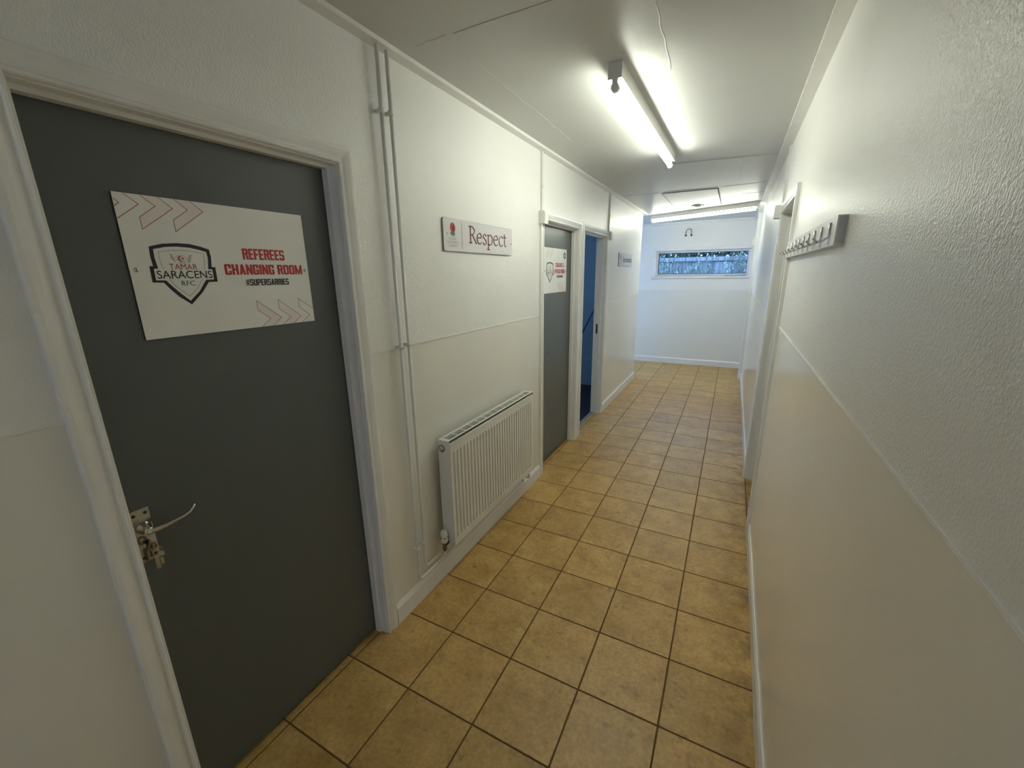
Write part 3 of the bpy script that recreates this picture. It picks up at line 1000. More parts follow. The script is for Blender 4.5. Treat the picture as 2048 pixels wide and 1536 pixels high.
def club_sign(dy, lines, label):
    root = thing('door_sign', (LEAF_X, -0.205 + dy, 1.4705), label, 'sign', 'club signs on the grey doors')

    def sh(pts):
        return [(y + dy, z) for y, z in pts]
    bd = MB().box(LEAF_X, SX - 0.0008, -0.4545 + dy, 0.0435 + dy, 1.4705, 1.8245)
    obj('backing', bd, 'edge', root)
    obj('board', B(SX - 0.0008, SX, -0.4545 + dy, 0.0435 + dy, 1.4705, 1.8245), 'board', root)
    x1 = SX + 0.0002
    # chevron print
    for pts, closed in CHEV:
        m_ = MB().line(sh(pts), 0.0014, x1 + 0.0001, x1 + 0.0002)
        cv = obj('chevron', m_, 'thinred', root)
        if len(pts) == 6:
            q = sh(pts)
            fills = MB()
            fv = [fills.bm.verts.new((x1, *p)) for p in q]
            i0 = (0, 1, 4, 5) if pts[0][1] > 1.7 else (0, 1, 4, 5)
            i1 = (1, 2, 3, 4)
            for qd in (i0, i1):
                fills.bm.faces.new([fv[k] for k in qd])
            obj('chevron_tint', fills, 'pink', cv)
    # crest
    crest = obj('crest_outline', MB().strip(sh(OUT), sh(INN), x1, x1 + 0.0003), 'ink', root, 'black shield outline with side tabs')
    thin, thin2 = MB(), MB()
    thin.line(sh([(-0.3834, 1.6483), (-0.3869, 1.6691), (-0.3866, 1.6896), (-0.3626, 1.6942), (-0.3400, 1.6961), (-0.3090, 1.6945), (-0.2809, 1.6891), (-0.2815, 1.6688), (-0.2851, 1.6476)]), 0.0010, x1, x1 + 0.0002)
    thin2.line(sh([(-0.3743, 1.6222), (-0.3625, 1.6017), (-0.3350, 1.5753), (-0.3115, 1.5975), (-0.2960, 1.6211)]), 0.0010, x1, x1 + 0.0002)
    obj('shield_line', thin, 'grey', crest)
    obj('shield_line', thin2, 'grey', crest)
    for poly in ([(-0.3628, 1.6874), (-0.3565, 1.6850), (-0.3510, 1.6640), (-0.3603, 1.6721)], [(-0.3194, 1.6833), (-0.3105, 1.6868), (-0.3168, 1.6655), (-0.3244, 1.6628)]):
        wings = MB()
        wings.bm.faces.new([wings.bm.verts.new((x1, y + dy, z)) for y, z in poly])
        obj('sword_print', wings, 'palegrey', crest)
    cm = MB()
    cy, cz, R1, R2 = -0.3385 + dy, 1.6750, 0.0068, 0.0056
    o_ = [(cy + R1 * math.cos(t_), cz + R1 * math.sin(t_)) for t_ in [math.radians(a_) for a_ in range(45, 316, 15)]]
    i_ = [(cy + 0.0025 + R2 * math.cos(t_), cz + R2 * math.sin(t_)) for t_ in [math.radians(a_) for a_ in range(58, 303, 13)]]
    k_ = min(len(o_), len(i_))
    for j in range(k_ - 1):
        cm.bm.faces.new([cm.bm.verts.new((x1 + 0.0002, *p)) for p in (o_[j], o_[j + 1], i_[j + 1], i_[j])])
    st = [(cy + 0.0048 + (0.0040 if j % 2 == 0 else 0.0017) * math.cos(math.radians(36 * j + 18)), cz + (0.0040 if j % 2 == 0 else 0.0017) * math.sin(math.radians(36 * j + 18))) for j in range(10)]
    cm.bm.faces.new([cm.bm.verts.new((x1 + 0.0002, *p)) for p in st])
    obj('crescent_star', cm, 'red', crest)
    ov = MB().line([(cy + 0.0012 + 0.0125 * math.cos(2 * math.pi * k / 24), cz + 0.0085 * math.sin(2 * math.pi * k / 24)) for k in range(24)], 0.0006, x1, x1 + 0.0002, closed=True)
    obj('oval_line', ov, 'rose', crest)
    text(crest, 'EST. 2021', -0.3445 + dy, -0.3285 + dy, 1.6630, 1.6650, x1 + 0.0003, 'ink')
    text(crest, 'TAMAR', -0.3690 + dy, -0.3025 + dy, 1.6460, 1.6610, x1 + 0.0003, 'rose')
    text(crest, 'SARACENS', -0.4000 + dy, -0.2680 + dy, 1.6230, 1.6435, x1 + 0.0003, 'ink', bold=0.004)
    text(crest, 'RFC', -0.3485 + dy, -0.3160 + dy, 1.6037, 1.6168, x1 + 0.0003, 'green', bold=0.004)
    for body, y0, y1, z0, z1, mat in lines:
        block_text(root, body, y0 + dy, y1 + dy, z0, z1, x1 + 0.0003, mat)
    for y in (-0.4408, 0.0300):
        s_ = obj('screw', MB().lathe((SX, y + dy, 1.6450), (1, 0, 0), [(0, 0.0058), (0.0012, 0.0052), (0.0018, 0.0030)], 14), 'chrome', root)
        obj('screw_slot', B(SX + 0.0017, SX + 0.0022, y + dy - 0.0008, y + dy + 0.0008, 1.6420, 1.6480), 'black', s_)
    return root


club_sign(0.0, [('REFEREES', -0.1735, -0.0385, 1.6762, 1.7085, 'red'), ('CHANGING ROOM', -0.2320, 0.0195, 1.6318, 1.6622, 'red'),
                ('#SUPERSARRIES', -0.1770, -0.0355, 1.5990, 1.6186, 'ink')],
          'white club sign with red REFEREES CHANGING ROOM lettering on the grey door')
s2 = club_sign(2.582, [('COACHES &', -0.214, -0.018, 1.6770, 1.7105, 'red'), ('PHYSIO ROOM', -0.233, 0.003, 1.6260, 1.6602, 'red'),
                       ('#SUPERSARRIES', -0.184, -0.046, 1.5920, 1.6098, 'ink')],
               'white club sign with red COACHES & PHYSIO ROOM lettering on the grey door')
obj('round_badge', MB().strip([(2.574 + 0.027 * math.cos(2 * math.pi * k / 24), 1.7725 + 0.027 * math.sin(2 * math.pi * k / 24)) for k in range(24)],
                              [(2.574 + 0.016 * math.cos(2 * math.pi * k / 24), 1.7725 + 0.016 * math.sin(2 * math.pi * k / 24)) for k in range(24)], SX, SX + 0.002), 'green', s2, 'dark ring badge')


# ------------------------------------------------------------------ value plaques on the left wall
def rounded(y0, y1, z0, z1, rr_, n=5):
    out = []
    for cy, cz, a0 in ((y1 - rr_, z1 - rr_, 0), (y0 + rr_, z1 - rr_, 90), (y0 + rr_, z0 + rr_, 180), (y1 - rr_, z0 + rr_, 270)):
        for k in range(n + 1):
            t_ = math.radians(a0 + 90 * k / n)
            out.append((cy + rr_ * math.cos(t_), cz + rr_ * math.sin(t_)))
    return out


def plaque(y0, z0, label):
    root = thing('wall_plaque', (XL, y0 + 0.355, z0), label, 'sign', 'plaques on the left wall')
    obj('plate_edge', MB().prism(rounded(y0, y0 + 0.712, z0, z0 + 0.155, 0.012), XL, XL + 0.0085), 'plateedge', root)
    obj('plate', MB().prism(rounded(y0 + 0.001, y0 + 0.711, z0 + 0.001, z0 + 0.154, 0.011), XL + 0.0085, XL + 0.0095), 'plate', root)
    x = XL + 0.0098
    ry, rz = y0 + 0.078, z0 + 0.112
    # rose bud: overlapping petals over dark sepals
    for dy_, dz_, a_, b_, mat in ((0, 0, 0.0225, 0.0245, 'rose'), (-0.008, -0.004, 0.0120, 0.0200, 'red'), (0.009, -0.003, 0.0100, 0.0190, 'maroon')):
        mm = MB()
        mm.bm.faces.new([mm.bm.verts.new((x + (0.0001 if dy_ else 0), ry + dy_ + a_ * math.cos(2 * math.pi * k / 20), rz + dz_ + b_ * math.sin(2 * math.pi * k / 20))) for k in range(20)])
        obj('rose_petal', mm, mat, root)
    lv_ = MB()
    for ang, ln in ((200, 0.030), (235, 0.030), (270, 0.028), (305, 0.030), (335, 0.026)):
        d = Vector((math.cos(math.radians(ang)), math.sin(math.radians(ang))))
        nn = Vector((-d.y, d.x)) * 0.0045
        c0 = Vector((ry, rz - 0.020))
        pts = [c0, c0 + d * ln * 0.5 + nn, c0 + d * ln, c0 + d * ln * 0.5 - nn]
        lv_.bm.faces.new([lv_.bm.verts.new((x + 0.0002, p.x, p.y)) for p in pts])
    obj('rose_leaf', lv_, 'green', root)
    obj('divider', B(XL + 0.0095, x, y0 + 0.1555, y0 + 0.1580, z0 + 0.014, z0 + 0.144), 'maroon', root)
    text(root, 'RUGBY', y0 + 0.044, y0 + 0.110, z0 + 0.0545, z0 + 0.0645, x, 'grey')
    text(root, 'FOOTBALL', y0 + 0.028, y0 + 0.123, z0 + 0.0380, z0 + 0.0485, x, 'grey')
    text(root, 'UNION', y0 + 0.044, y0 + 0.110, z0 + 0.0220, z0 + 0.0325, x, 'grey')
    for y, z in ((y0 + 0.029, z0 + 0.082), (y0 + 0.695, z0 + 0.068)):
        obj('screw', MB().lathe((XL + 0.0095, y, z), (1, 0, 0), [(0, 0.0042), (0.0015, 0.0035)], 10), 'plateedge', root)
    return root, x


pq, px_ = plaque(0.7555, 1.7375, 'long white plaque reading Respect above the radiator')
serif_text(pq, 'Respect', 0.9765, 1.3930, 1.7575, 1.8730, px_ + 0.0002, 'maroon')
pq2, px_ = plaque(4.268, 1.7050, 'long white plaque with dark lettering past the open doorway')
text(pq2, 'Sportsmanship', 4.455, 4.955, 1.735, 1.822, px_ + 0.0002, 'ink', bold=0.01)

# ------------------------------------------------------------------ radiator
RY0, RY1, RXB, RXF, RZ0, RZ1 = 0.588, 1.588, 0.070, 0.138, 0.222, 0.824
rad = thing('radiator', (0.10, 1.09, RZ0), 'white ribbed panel radiator mounted low on the left wall', 'radiator')
# front panel: pressed columns between flat borders
bm = bmesh.new()
bord = 0.022
ncol = 30
pitch = (RY1 - RY0 - 2 * bord) / ncol
ypts = [(RY0 + 0.004, 0), (RY0 + bord - 0.004, 0)]
for c in range(ncol):
    b0 = RY0 + bord + c * pitch
    for fr, dep in ((0.06, 0.0), (0.15, -0.012), (0.46, -0.012), (0.56, 0.0), (0.98, 0.0)):
        ypts.append((b0 + fr * pitch, dep))
ypts.append((RY1 - 0.004, 0))
zrows = [(RZ0 + 0.004, 0.0), (RZ0 + 0.040, 0.0), (RZ0 + 0.052, 1.0), (RZ1 - 0.078, 1.0), (RZ1 - 0.066, 0.0), (RZ1 - 0.030, 0.0), (RZ1 - 0.026, 0.0)]
grid = [[bm.verts.new((RXF + d_ * w_, y, z)) for y, d_ in ypts] for z, w_ in zrows]
for i in range(len(zrows) - 1):
    for j in range(len(ypts) - 1):
        bm.faces.new((grid[i][j], grid[i][j + 1], grid[i + 1][j + 1], grid[i + 1][j]))
# returned rims of the panel
rim = []
for row in (grid[0], grid[-1]):
    back = [bm.verts.new((RXF - 0.014, v.co.y, v.co.z)) for v in row]
    for j in range(len(row) - 1):
        bm.faces.new((row[j], back[j], back[j + 1], row[j + 1]))
for col in (0, -1):
    colv = [g_[col] for g_ in grid]
    back = [bm.verts.new((RXF - 0.014, v.co.y, v.co.z)) for v in colv]
    for j in range(len(colv) - 1):
        bm.faces.new((colv[j], colv[j + 1], back[j + 1], back[j]))
obj('front_panel', bm, 'rad', rad)
obj('panel_lip', B(RXF - 0.012, RXF + 0.0015, RY0 + 0.003, RY1 - 0.003, RZ1 - 0.026, RZ1 - 0.018).bevel(0.002, 2), 'rad', rad)
obj('back_panel', B(RXB, RXB + 0.012, RY0 + 0.005, RY1 - 0.005, RZ0, RZ1 - 0.03), 'rad', rad)
obj('fins', B(RXB + 0.012, RXF - 0.016, RY0 + 0.03, RY1 - 0.03, RZ0 + 0.03, RZ1 - 0.05), 'radshade', rad)  # fins coloured near black for the shade between the panels
for y0, y1 in ((RY0 - 0.001, RY0 + 0.002), (RY1 - 0.002, RY1 + 0.001)):
    sd = obj('side_panel', B(RXB - 0.002, RXF - 0.002, y0, y1, RZ0 + 0.008, RZ1 - 0.004).bevel(0.0008, 1), 'rad', rad)
    if y0 < RY0:
        pl_ = obj('vent_plug', MB().lathe((RXB + 0.020, RY0 - 0.001, RZ1 - 0.045), (0, -1, 0), [(0, 0.0165), (0.003, 0.0165), (0.0035, 0.011), (0.009, 0.010), (0.010, 0.006)], 18), 'chrome', sd)
        obj('plug_recess', MB().lathe((RXB + 0.020, RY0 - 0.0005, RZ1 - 0.045), (0, -1, 0), [(0, 0.0195), (0.0012, 0.0195)], 20), 'black', sd)
# top grille: frame with long and cross bars over a dark plate that stands for slot shade
gr = obj('top_grille', MB().box(RXB - 0.002, RXB + 0.011, RY0 - 0.001, RY1 + 0.001, RZ1 - 0.0022, RZ1)
         .box(RXF - 0.017, RXF - 0.004, RY0 - 0.001, RY1 + 0.001, RZ1 - 0.0022, RZ1)
         .box(RXB + 0.011, RXF - 0.017, RY0 - 0.001, RY0 + 0.024, RZ1 - 0.0022, RZ1)
         .box(RXB + 0.011, RXF - 0.017, RY1 - 0.024, RY1 + 0.001, RZ1 - 0.0022, RZ1), 'rad', rad)
for k in range(3):
    x = RXB + 0.011 + (RXF - RXB - 0.028) * (k + 1) / 4
    obj('long_bar', B(x - 0.0015, x + 0.0015, RY0 + 0.02, RY1 - 0.02, RZ1 - 0.0012, RZ1 - 0.0002), 'rad', gr)
nb = 13
src = None
for k in range(1, nb):
    y = RY0 + 0.024 + (RY1 - RY0 - 0.048) * k / nb
    if src is None:
        src = obj('cross_bar', B(RXB + 0.010, RXF - 0.016, y - 0.0045, y + 0.0045, RZ1 - 0.0013, RZ1 - 0.0001), 'rad', gr)
        ysrc = y
    else:
        mesh_copy(src, (0, y - ysrc, 0), gr)
obj('slot_shade', B(RXB + 0.010, RXF - 0.016, RY0 + 0.020, RY1 - 0.020, RZ1 - 0.008, RZ1 - 0.006), 'radshade', gr)  # dark plate added below the grille so its slots look shaded
obj('bracket', B(XL, RXB, RY0 + 0.12, RY0 + 0.15, RZ0 + 0.1, RZ1 - 0.08), 'rad', rad)
obj('bracket', B(XL, RXB, RY1 - 0.15, RY1 - 0.12, RZ0 + 0.1, RZ1 - 0.08), 'rad', rad)
# thermostatic valve at the near bottom corner
VX, VY = RXB + 0.024, RY0 - 0.030
vb = obj('valve_body', MB().lathe((VX, VY, 0.205), (0, 0, 1), [(0, 0.009), (0.010, 0.0115), (0.022, 0.0125), (0.024, 0.0095), (0.040, 0.0095), (0.042, 0.014), (0.055, 0.014)], 14), 'brass', rad, 'dark metal valve body')
obj('valve_tail', MB().tube([(VX, VY, 0.240), (VX, VY + 0.034, 0.240)], 0.0105, 12), 'black', vb)
obj('valve_head', MB().lathe((VX, VY, 0.258), (0, 0, 1), [(0, 0.0165), (0.003, 0.0195), (0.030, 0.0195), (0.033, 0.0180), (0.036, 0.0185), (0.060, 0.0178), (0.066, 0.0150), (0.068, 0.008)], 20), 'plastic', rad, 'white thermostatic head')
for k in range(6):
    a_ = 2 * math.pi * k / 6 + 0.3
    c_, s_ = math.cos(a_), math.sin(a_)
    obj('head_slot', MB().tube([(VX + 0.0186 * c_, VY + 0.0186 * s_, 0.286), (VX + 0.0192 * c_, VY + 0.0192 * s_, 0.292)], 0.0030, 6), 'black', vb)
# far lockshield
obj('lockshield', MB().lathe((VX, RY1 + 0.022, 0.190), (0, 0, 1), [(0, 0.009), (0.03, 0.0115), (0.045, 0.0125), (0.060, 0.011)], 14), 'plateedge', rad)
obj('drain_pin', MB().tube([(RXF - 0.004, 1.42, RZ0 + 0.004), (RXF - 0.004, 1.42, RZ0 - 0.012)], 0.003, 8), 'black', rad)


# heating pipes
def bend(p0, p1, p2, rr_, n=6):
    p0, p1, p2 = Vector(p0), Vector(p1), Vector(p2)
    a_ = p1 + (p0 - p1).normalized() * rr_
    b_ = p1 + (p2 - p1).normalized() * rr_
    return [(1 - t_) ** 2 * a_ + 2 * t_ * (1 - t_) * p1 + t_ ** 2 * b_ for t_ in [k / n for k in range(n + 1)]]


PX = XL + 0.026
PR = 0.0075
P1Y, P2Y = 0.385, 0.436


def clip(parent, y, z):
    c = obj('pipe_clip', MB().tube([(PX, y, z - 0.008), (PX, y, z + 0.008)], 0.0115, 14), 'pipe', parent)
    obj('clip_stem', B(XL + 0.0006, PX - 0.006, y - 0.006, y + 0.006, z - 0.006, z + 0.006), 'pipe', c)


pa = thing('heating_pipe', (PX, P1Y, 0.14), 'slim white heating pipe nearer the grey door, passing under the radiator', 'pipe', 'heating pipes beside the radiator')
low = 0.139
path = [(PX, P1Y, ZT)] + bend((PX, P1Y, 1), (PX, P1Y, low), (PX, 1, low), 0.018) + bend((PX, 1, low), (PX, RY1 + 0.022, low), (VX, RY1 + 0.022, low), 0.012) + bend((PX, RY1 + 0.022, low), (VX, RY1 + 0.022, low), (VX, RY1 + 0.022, 0.3), 0.012) + [(VX, RY1 + 0.022, 0.1885)]
obj('pipe', MB().tube(path, PR, 12), 'pipe', pa)
pb = thing('heating_pipe', (PX, P2Y, 0.18), 'slim white heating pipe on the radiator side, ending at the valve', 'pipe', 'heating pipes beside the radiator')
low2 = 0.180
path = [(PX, P2Y, ZT)] + bend((PX, P2Y, 1), (PX, P2Y, low2), (PX, 1, low2), 0.018) + bend((PX, P2Y, low2), (PX, VY, low2), (VX, VY, low2), 0.012) + bend((PX, VY, low2), (VX, VY, low2), (VX, VY, 0.3), 0.010) + [(VX, VY, 0.2035)]
obj('pipe', MB().tube(path, PR, 12), 'pipe', pb)
for p_, y in ((pa, P1Y), (pb, P2Y)):
    for z in (2.225, 1.325, 0.315):
        clip(p_, y, z + (0.004 if p_ is pb else 0))


# ------------------------------------------------------------------ cable trunking with boxes over the door heads
def trunk(face, s, y, zbox, side, label, w=0.022, d=0.014, box=(0.070, 0.044, 0.086), oy=0.0):
    root = thing('cable_trunking', (face, y, zbox), label, 'trunking', 'cable trunking drops at the door heads')
    a_, b_ = sorted((face, face + s * d))
    obj('trunking', B(a_, b_, y - w / 2, y + w / 2, zbox + box[2] * 0.5, ZT).bevel(0.002, 2), 'plastic', root)
    a2, b2 = sorted((face + s * 0.0, face + s * box[1]))
    jb = obj('junction_box', B(a2, b2, y - box[0] / 2 + oy, y + box[0] / 2 + oy, zbox - box[2] / 2, zbox + box[2] / 2).bevel(0.005, 3), 'plastic', root)
    xx = face + s * box[1]
    a3, b3 = sorted((xx, xx + s * 0.002))
    obj('box_lid', B(a3, b3, y - box[0] * 0.36 + oy, y + box[0] * 0.36 + oy, zbox - box[2] * 0.36, zbox + box[2] * 0.36).bevel(0.0008, 1), 'plastic', jb)
    a4, b4 = sorted((face + s * d * 0.9, face + s * (d + 0.004)))
    obj('saddle', B(a4, b4, y - w * 0.62, y + w * 0.62, zbox + 0.195, zbox + 0.215).bevel(0.001, 1), 'plastic', root)
    return root


trunk(XL, 1, 1.934, 2.010, 1, 'white cable trunking drop with box above the physio room door')
trunk(XL, 1, 3.760, 2.015, 1, 'white cable trunking drop with box beside the open doorway')
trunk(XR, -1, 2.668, 2.020, -1, 'white cable trunking drop with box past the hook rail', box=(0.070, 0.052, 0.086))
pbx = thing('pipe_boxing', (XR, 6.275, 0.0), 'full height white boxing strip with a small box near the far window', 'trunking')
obj('boxing', B(XR - 0.044, XR - 0.0005, 6.250, 6.300, 0.001, ZT - 0.001).bevel(0.002, 1), 'gloss', pbx)
jb_ = obj('junction_box', B(XR - 0.074, XR - 0.044, 6.240, 6.310, 1.985, 2.070).bevel(0.004, 2), 'plastic', pbx)
obj('box_lid', B(XR - 0.076, XR - 0.074, 6.248, 6.302, 1.995, 2.060), 'plastic', jb_)

# ------------------------------------------------------------------ coat hook rail on the right wall
HY0, HY1, HZ0, HZ1, HX = 0.490, 1.745, 1.687, 1.764, XR - 0.022
rail = thing('coat_hook_rail', (XR, (HY0 + HY1) / 2, HZ0), 'white painted board with nine chrome wire hooks on the right wall', 'coat rack')
rb = obj('board', B(HX, XR, HY0, HY1, HZ0, HZ1).bevel(0.006, 3), 'timber', rail)
obj('end_grain', B(HX + 0.004, XR, HY0 - 0.0008, HY0 + 0.001, HZ0 + 0.004, HZ1 - 0.004), 'timberend', rb)
hook0 = None
for k in range(9):
    y = 0.566 + 0.1325 * k
    if hook0 is None:
        x0 = HX - 0.0028
        pts = [Vector((x0, y, HZ1 - 0.013)), Vector((x0, y, HZ0 + 0.034))]
        pts += bend((x0, y, 1.8), (x0, y, HZ0 + 0.022), (x0 - 0.05, y, HZ0 + 0.016), 0.008, 5)
        pts += spline([(x0 - 0.008, y, HZ0 + 0.019), (x0 - 0.016, y, HZ0 + 0.014), (x0 - 0.025, y, HZ0 + 0.014), (x0 - 0.032, y, HZ0 + 0.021)], 5)
        hook0 = obj('hook', MB().tube(pts, 0.0026, 8), 'wire', rail)
        tip = obj('hook_tip', MB().lathe((x0 - 0.031, y, HZ0 + 0.020), (-0.6, 0, 0.8), [(0, 0.003), (0.002, 0.0042), (0.006, 0.0042), (0.008, 0.002)], 10), 'wire', hook0)
        foot = obj('hook_foot', B(HX - 0.003, HX, y - 0.0028, y + 0.0028, HZ0 + 0.004, HZ0 + 0.026), 'wire', hook0)
    else:
        h_ = mesh_copy(hook0, hook0.location + Vector((0, 0.1325 * k, 0)), rail)
        for ch in (tip, foot):
            mesh_copy(ch, ch.location, h_)


# ------------------------------------------------------------------ fluorescent battens
def batten(loc, rotz, length, label, tube='tube'):
    """local x along the lamp; z = 0 on the ceiling"""
    root = thing('batten_light', loc, label, 'light', 'bare tube ceiling lights')
    root.rotation_euler = (0, 0, rotz)
    L = length / 2

    def add(name, mb, mat, par=root):
        bm_ = mb.bm
        bmesh.ops.recalc_face_normals(bm_, faces=bm_.faces)
        me = bpy.data.meshes.new(name)
        bm_.to_mesh(me)
        bm_.free()
        me.materials.append(M[mat])
        o = link(bpy.data.objects.new(name, me))
        o.parent = par
        return o
    add('housing', MB().box(-L, L, -0.028, 0.028, -0.058, 0.0).bevel(0.003, 2), 'gloss')
    for s in (-1, 1):
        add('end_cap', MB().box(min(s * L, s * (L + 0.004)), max(s * L, s * (L + 0.004)), -0.029, 0.029, -0.060, 0.0).bevel(0.0015, 1), 'plastic')
        mm = MB().box(min(s * (L - 0.022), s * (L + 0.002)), max(s * (L - 0.022), s * (L + 0.002)), -0.011, 0.011, -0.085, -0.055)
        mm.lathe((s * (L - 0.022), 0, -0.088), (s, 0, 0), [(0, 0.0175), (0.018, 0.0175), (0.024, 0.015)], 18)
        add('lamp_holder', mm, 'plastic')
    add('tube', MB().tube([(-L + 0.024, 0, -0.088), (L - 0.024, 0, -0.088)], 0.013, 16), tube)
    return root


batten((0.797, 1.735, ZC - 0.0006), math.radians(90.9 - 1.8), 1.51, 'lit bare tube light running along the corridor ceiling')
batten((0.790, 5.605, ZC - 0.0006), math.atan2(-0.63, 1.363), 1.51, 'lit bare tube light lying across the ceiling near the far window', 'tube_far')
batten((0.797, -2.9, ZC - 0.0006), math.radians(90), 1.51, 'added fill tube light behind the camera, by the added back window', 'tube_fill')  # invented lamp, out of view, that brightens the near door and walls


# ------------------------------------------------------------------ far window
def window_y(n, wx0, wx1, wz0, wz1, yface, s):
    """window in a wall running along x; s=-1: room on the -y side"""
    root = thing('window_%d' % n, ((wx0 + wx1) / 2, yface, wz0), kind='structure')

    def bb(name, x0, x1, d0, d1, z0, z1, mat, par=root, bev=0.002):
        ya, yb = sorted((yface - s * d0, yface - s * d1))
        m_ = MB().box(x0, x1, ya, yb, z0, z1)
        if bev:
            m_.bevel(bev, 2)
        return obj(name, m_, mat, par)
    cw = 0.048
    # casing proud of the wall (negative depth = into the room)
    bb('casing', wx0 - cw, wx0, -0.014, 0.0, wz0, wz1 + cw, 'gloss')
    bb('casing', wx1, wx1 + cw, -0.014, 0.0, wz0, wz1 + cw, 'gloss')
    bb('casing', wx0, wx1, -0.014, 0.0, wz1, wz1 + cw, 'gloss')
    bb('sill', wx0 - cw - 0.025, wx1 + cw, -0.026, 0.07, wz0 - 0.032, wz0, 'gloss')
    fw = 0.036
    d0, d1 = 0.05, 0.11
    bb('frame', wx0, wx0 + fw, d0, d1, wz0, wz1, 'upvc')
    bb('frame', wx1 - fw, wx1, d0, d1, wz0, wz1, 'upvc')
    bb('frame', wx0 + fw, wx1 - fw, d0, d1, wz1 - fw, wz1, 'upvc')
    bb('frame', wx0 + fw, wx1 - fw, d0, d1, wz0, wz0 + fw, 'upvc')
    g = 0.007
    bb('gasket', wx0 + fw, wx0 + fw + g, d0 + 0.006, d1 - 0.006, wz0 + fw, wz1 - fw, 'black', bev=0)
    bb('gasket', wx1 - fw - g, wx1 - fw, d0 + 0.006, d1 - 0.006, wz0 + fw, wz1 - fw, 'black', bev=0)
    bb('gasket', wx0 + fw + g, wx1 - fw - g, d0 + 0.006, d1 - 0.006, wz0 + fw, wz0 + fw + g, 'black', bev=0)
    bb('gasket', wx0 + fw + g, wx1 - fw - g, d0 + 0.006, d1 - 0.006, wz1 - fw - g, wz1 - fw, 'black', bev=0)
    yg = yface - s * (d0 + 0.03)
    m_ = MB()
    m_.bm.faces.new([m_.bm.verts.new(p) for p in ((wx0 + fw, yg, wz0 + fw), (wx1 - fw, yg, wz0 + fw), (wx1 - fw, yg, wz1 - fw), (wx0 + fw, yg, wz1 - fw))])
    obj('pane', m_, 'glass', root)
    return root


win1 = window_y(1, *W1, YF, -1)
hb = obj('window_handle', MB().box(1.150, 1.455, YF + 0.020, YF + 0.036, 1.562, 1.580).bevel(0.003, 2), 'upvc', win1, 'long white bar handle')
obj('handle_shade', MB().box(1.150, 1.455, YF + 0.018, YF + 0.05, 1.5555, 1.5625), 'black', hb)  # black strip standing in for the shade under the bar
obj('handle_post', MB().box(1.29, 1.32, YF + 0.034, YF + 0.052, 1.562, 1.580), 'upvc', hb)
win2_added = window_y(2, *W2, YB, 1)  # added window behind the camera, there for its daylight


def window_x(n, wy0, wy1, wz0, wz1, xface):
    root = thing('window_%d' % n, (xface, (wy0 + wy1) / 2, wz0), kind='structure')
    fw = 0.05
    for q in ((wy0, wy0 + fw, wz0, wz1), (wy1 - fw, wy1, wz0, wz1), (wy0 + fw, wy1 - fw, wz0, wz0 + fw), (wy0 + fw, wy1 - fw, wz1 - fw, wz1)):
        obj('frame', MB().box(xface - 0.12, xface - 0.06, *q).bevel(0.002, 1), 'upvc', root)
    m_ = MB()
    m_.bm.faces.new([m_.bm.verts.new(p) for p in ((xface - 0.09, wy0 + fw, wz0 + fw), (xface - 0.09, wy1 - fw, wz0 + fw), (xface - 0.09, wy1 - fw, wz1 - fw), (xface - 0.09, wy0 + fw, wz1 - fw))])
    obj('pane', m_, 'glass', root)
    obj('sill', MB().box(xface - 0.06, xface + 0.02, wy0 - 0.03, wy1 + 0.03, wz0 - 0.025, wz0), 'gloss', root)


window_x(3, *W3, XLOB)
window_x(4, *W4, R3X)

# grab handle above the far window
gh = thing('grab_handle', (0.532, YF, 2.225), 'small white hooped handle with dark feet on the far wall above the window', 'handle')
yh = YF - 0.045
pts = [Vector((0.490, YF, 2.228)), Vector((0.490, YF - 0.030, 2.228))] + spline([(0.490, yh, 2.236), (0.492, yh, 2.285), (0.508, yh, 2.318), (0.540, yh, 2.328), (0.572, yh, 2.320), (0.576, yh, 2.285), (0.578, yh, 2.240)], 5) + [Vector((0.578, YF - 0.030, 2.230)), Vector((0.578, YF, 2.230))]
obj('hoop', MB().tube(pts, 0.0075, 8), 'plateedge', gh)
for x in (0.490, 0.578):
    obj('foot', MB().lathe((x, YF, 2.228), (0, -1, 0), [(0, 0.016), (0.008, 0.016), (0.014, 0.011), (0.05, 0.009)], 12), 'black', gh)

# ------------------------------------------------------------------ side room: pipe boxing and a pole
box_ = tag(obj('trim_30', B(R3X, XLB - 0.002, 4.88, R3Y1, 0.0, 0.385).bevel(0.004, 1), 'blue'), kind='structure')
pole = tag(obj('pole', MB().tube([(-0.795, 4.96, 0.392), (-0.081, 5.00, 1.885)], 0.010, 10), 'bluepole'),
           'thin dark blue pole leaning inside the blue side room', 'pole')

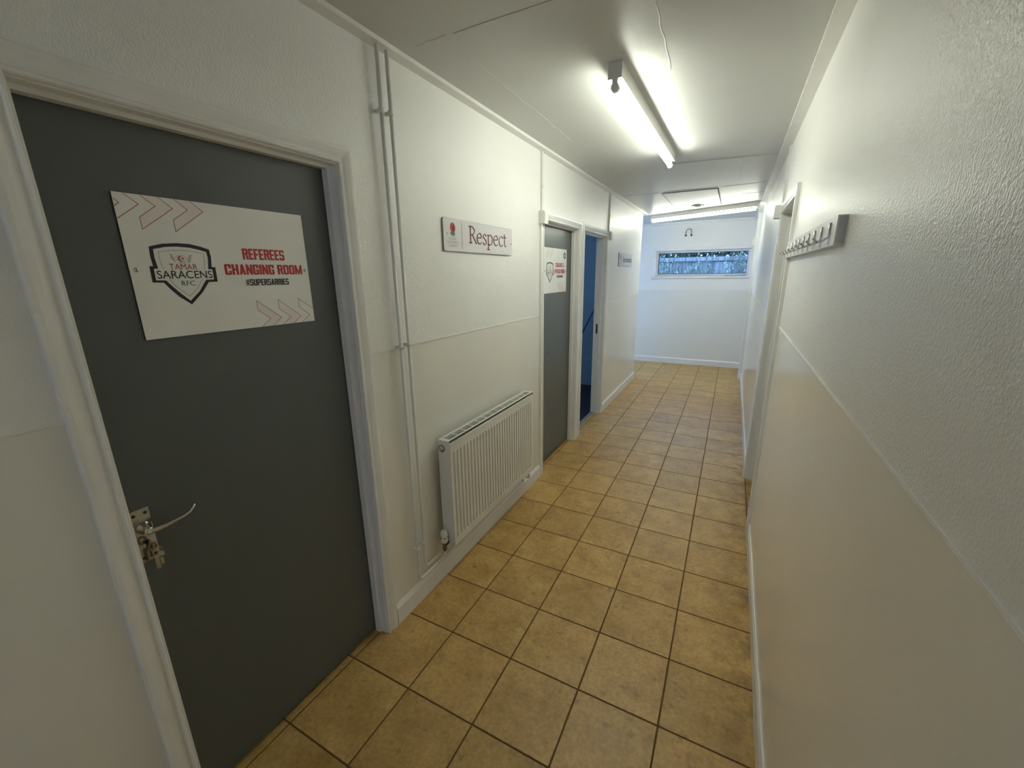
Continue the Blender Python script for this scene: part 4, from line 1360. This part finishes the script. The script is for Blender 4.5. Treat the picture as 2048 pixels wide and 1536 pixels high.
# ------------------------------------------------------------------ outside the far window
tag(obj('ground', B(-14, 14, YF + 0.22, 22, -0.4, -0.15), 'concrete'), kind='structure')
fence = thing('garden_fence', (0.7, 9.6, -0.15), 'weathered vertical board fence with top rail seen through the far window', 'fence')
src = None
for k in range(46):
    x = -1.6 + k * 0.102
    if src is None:
        src = obj('fence_board', B(x, x + 0.098, 9.60, 9.62, -0.15, 1.93), 'fence', fence)
        sx = x
    else:
        c = mesh_copy(src, (x - sx, 0.014 * (k % 2), random.uniform(-0.02, 0.02)), fence)
for z in (0.3, 1.1, 1.86):
    obj('fence_rail', B(-1.7, 3.3, 9.545, 9.60, z, z + 0.085), 'fence', fence)


def shrub(name, label, cx, cy, cz, rx, ry, rz, n, size, mat, trunk_h=None):
    root = thing(name, (cx, cy, -0.15), label, 'shrub', 'shrubs outside the far window')
    m_ = MB()
    for k in range(n):
        while True:
            p = Vector((random.uniform(-1, 1), random.uniform(-1, 1), random.uniform(-1, 1)))
            if 0.25 < p.length < 1:
                break
        c = Vector((cx + p.x * rx, cy + p.y * ry, cz + p.z * rz))
        q = Matrix.Rotation(random.uniform(0, 6.28), 3, 'Z') @ Matrix.Rotation(random.uniform(-1.2, 1.2), 3, 'X')
        s = size * random.uniform(0.6, 1.3)
        vs4 = [c + q @ Vector(v) for v in ((0, -s, 0), (s * 0.45, 0, s * 0.12), (0, s, 0), (-s * 0.45, 0, s * 0.12))]
        m_.bm.faces.new([m_.bm.verts.new(v) for v in vs4])
    obj('foliage', m_, mat, root)
    obj('stem', MB().tube([(cx, cy, -0.15), (cx + 0.03, cy, cz * 0.5), (cx, cy, cz)], 0.02, 7), 'bark', root)
    return root


shrub('climbing_shrub', 'pale leafy shrub against the fence, by the right window edge', 1.40, 9.35, 1.55, 0.40, 0.16, 0.55, 900, 0.035, 'foliage')
shrub('climbing_shrub', 'pale leafy shrub against the fence, in the middle of the window', 0.60, 9.38, 1.45, 0.36, 0.15, 0.42, 700, 0.035, 'foliage')
shrub('climbing_shrub', 'pale leafy shrub against the fence, by the left window edge', -0.12, 9.36, 1.50, 0.32, 0.15, 0.45, 600, 0.035, 'foliage')
shrub('tall_hedge', 'dark tall bush rising behind the board fence', 0.7, 10.6, 1.7, 2.6, 0.6, 1.5, 9000, 0.10, 'hedge')
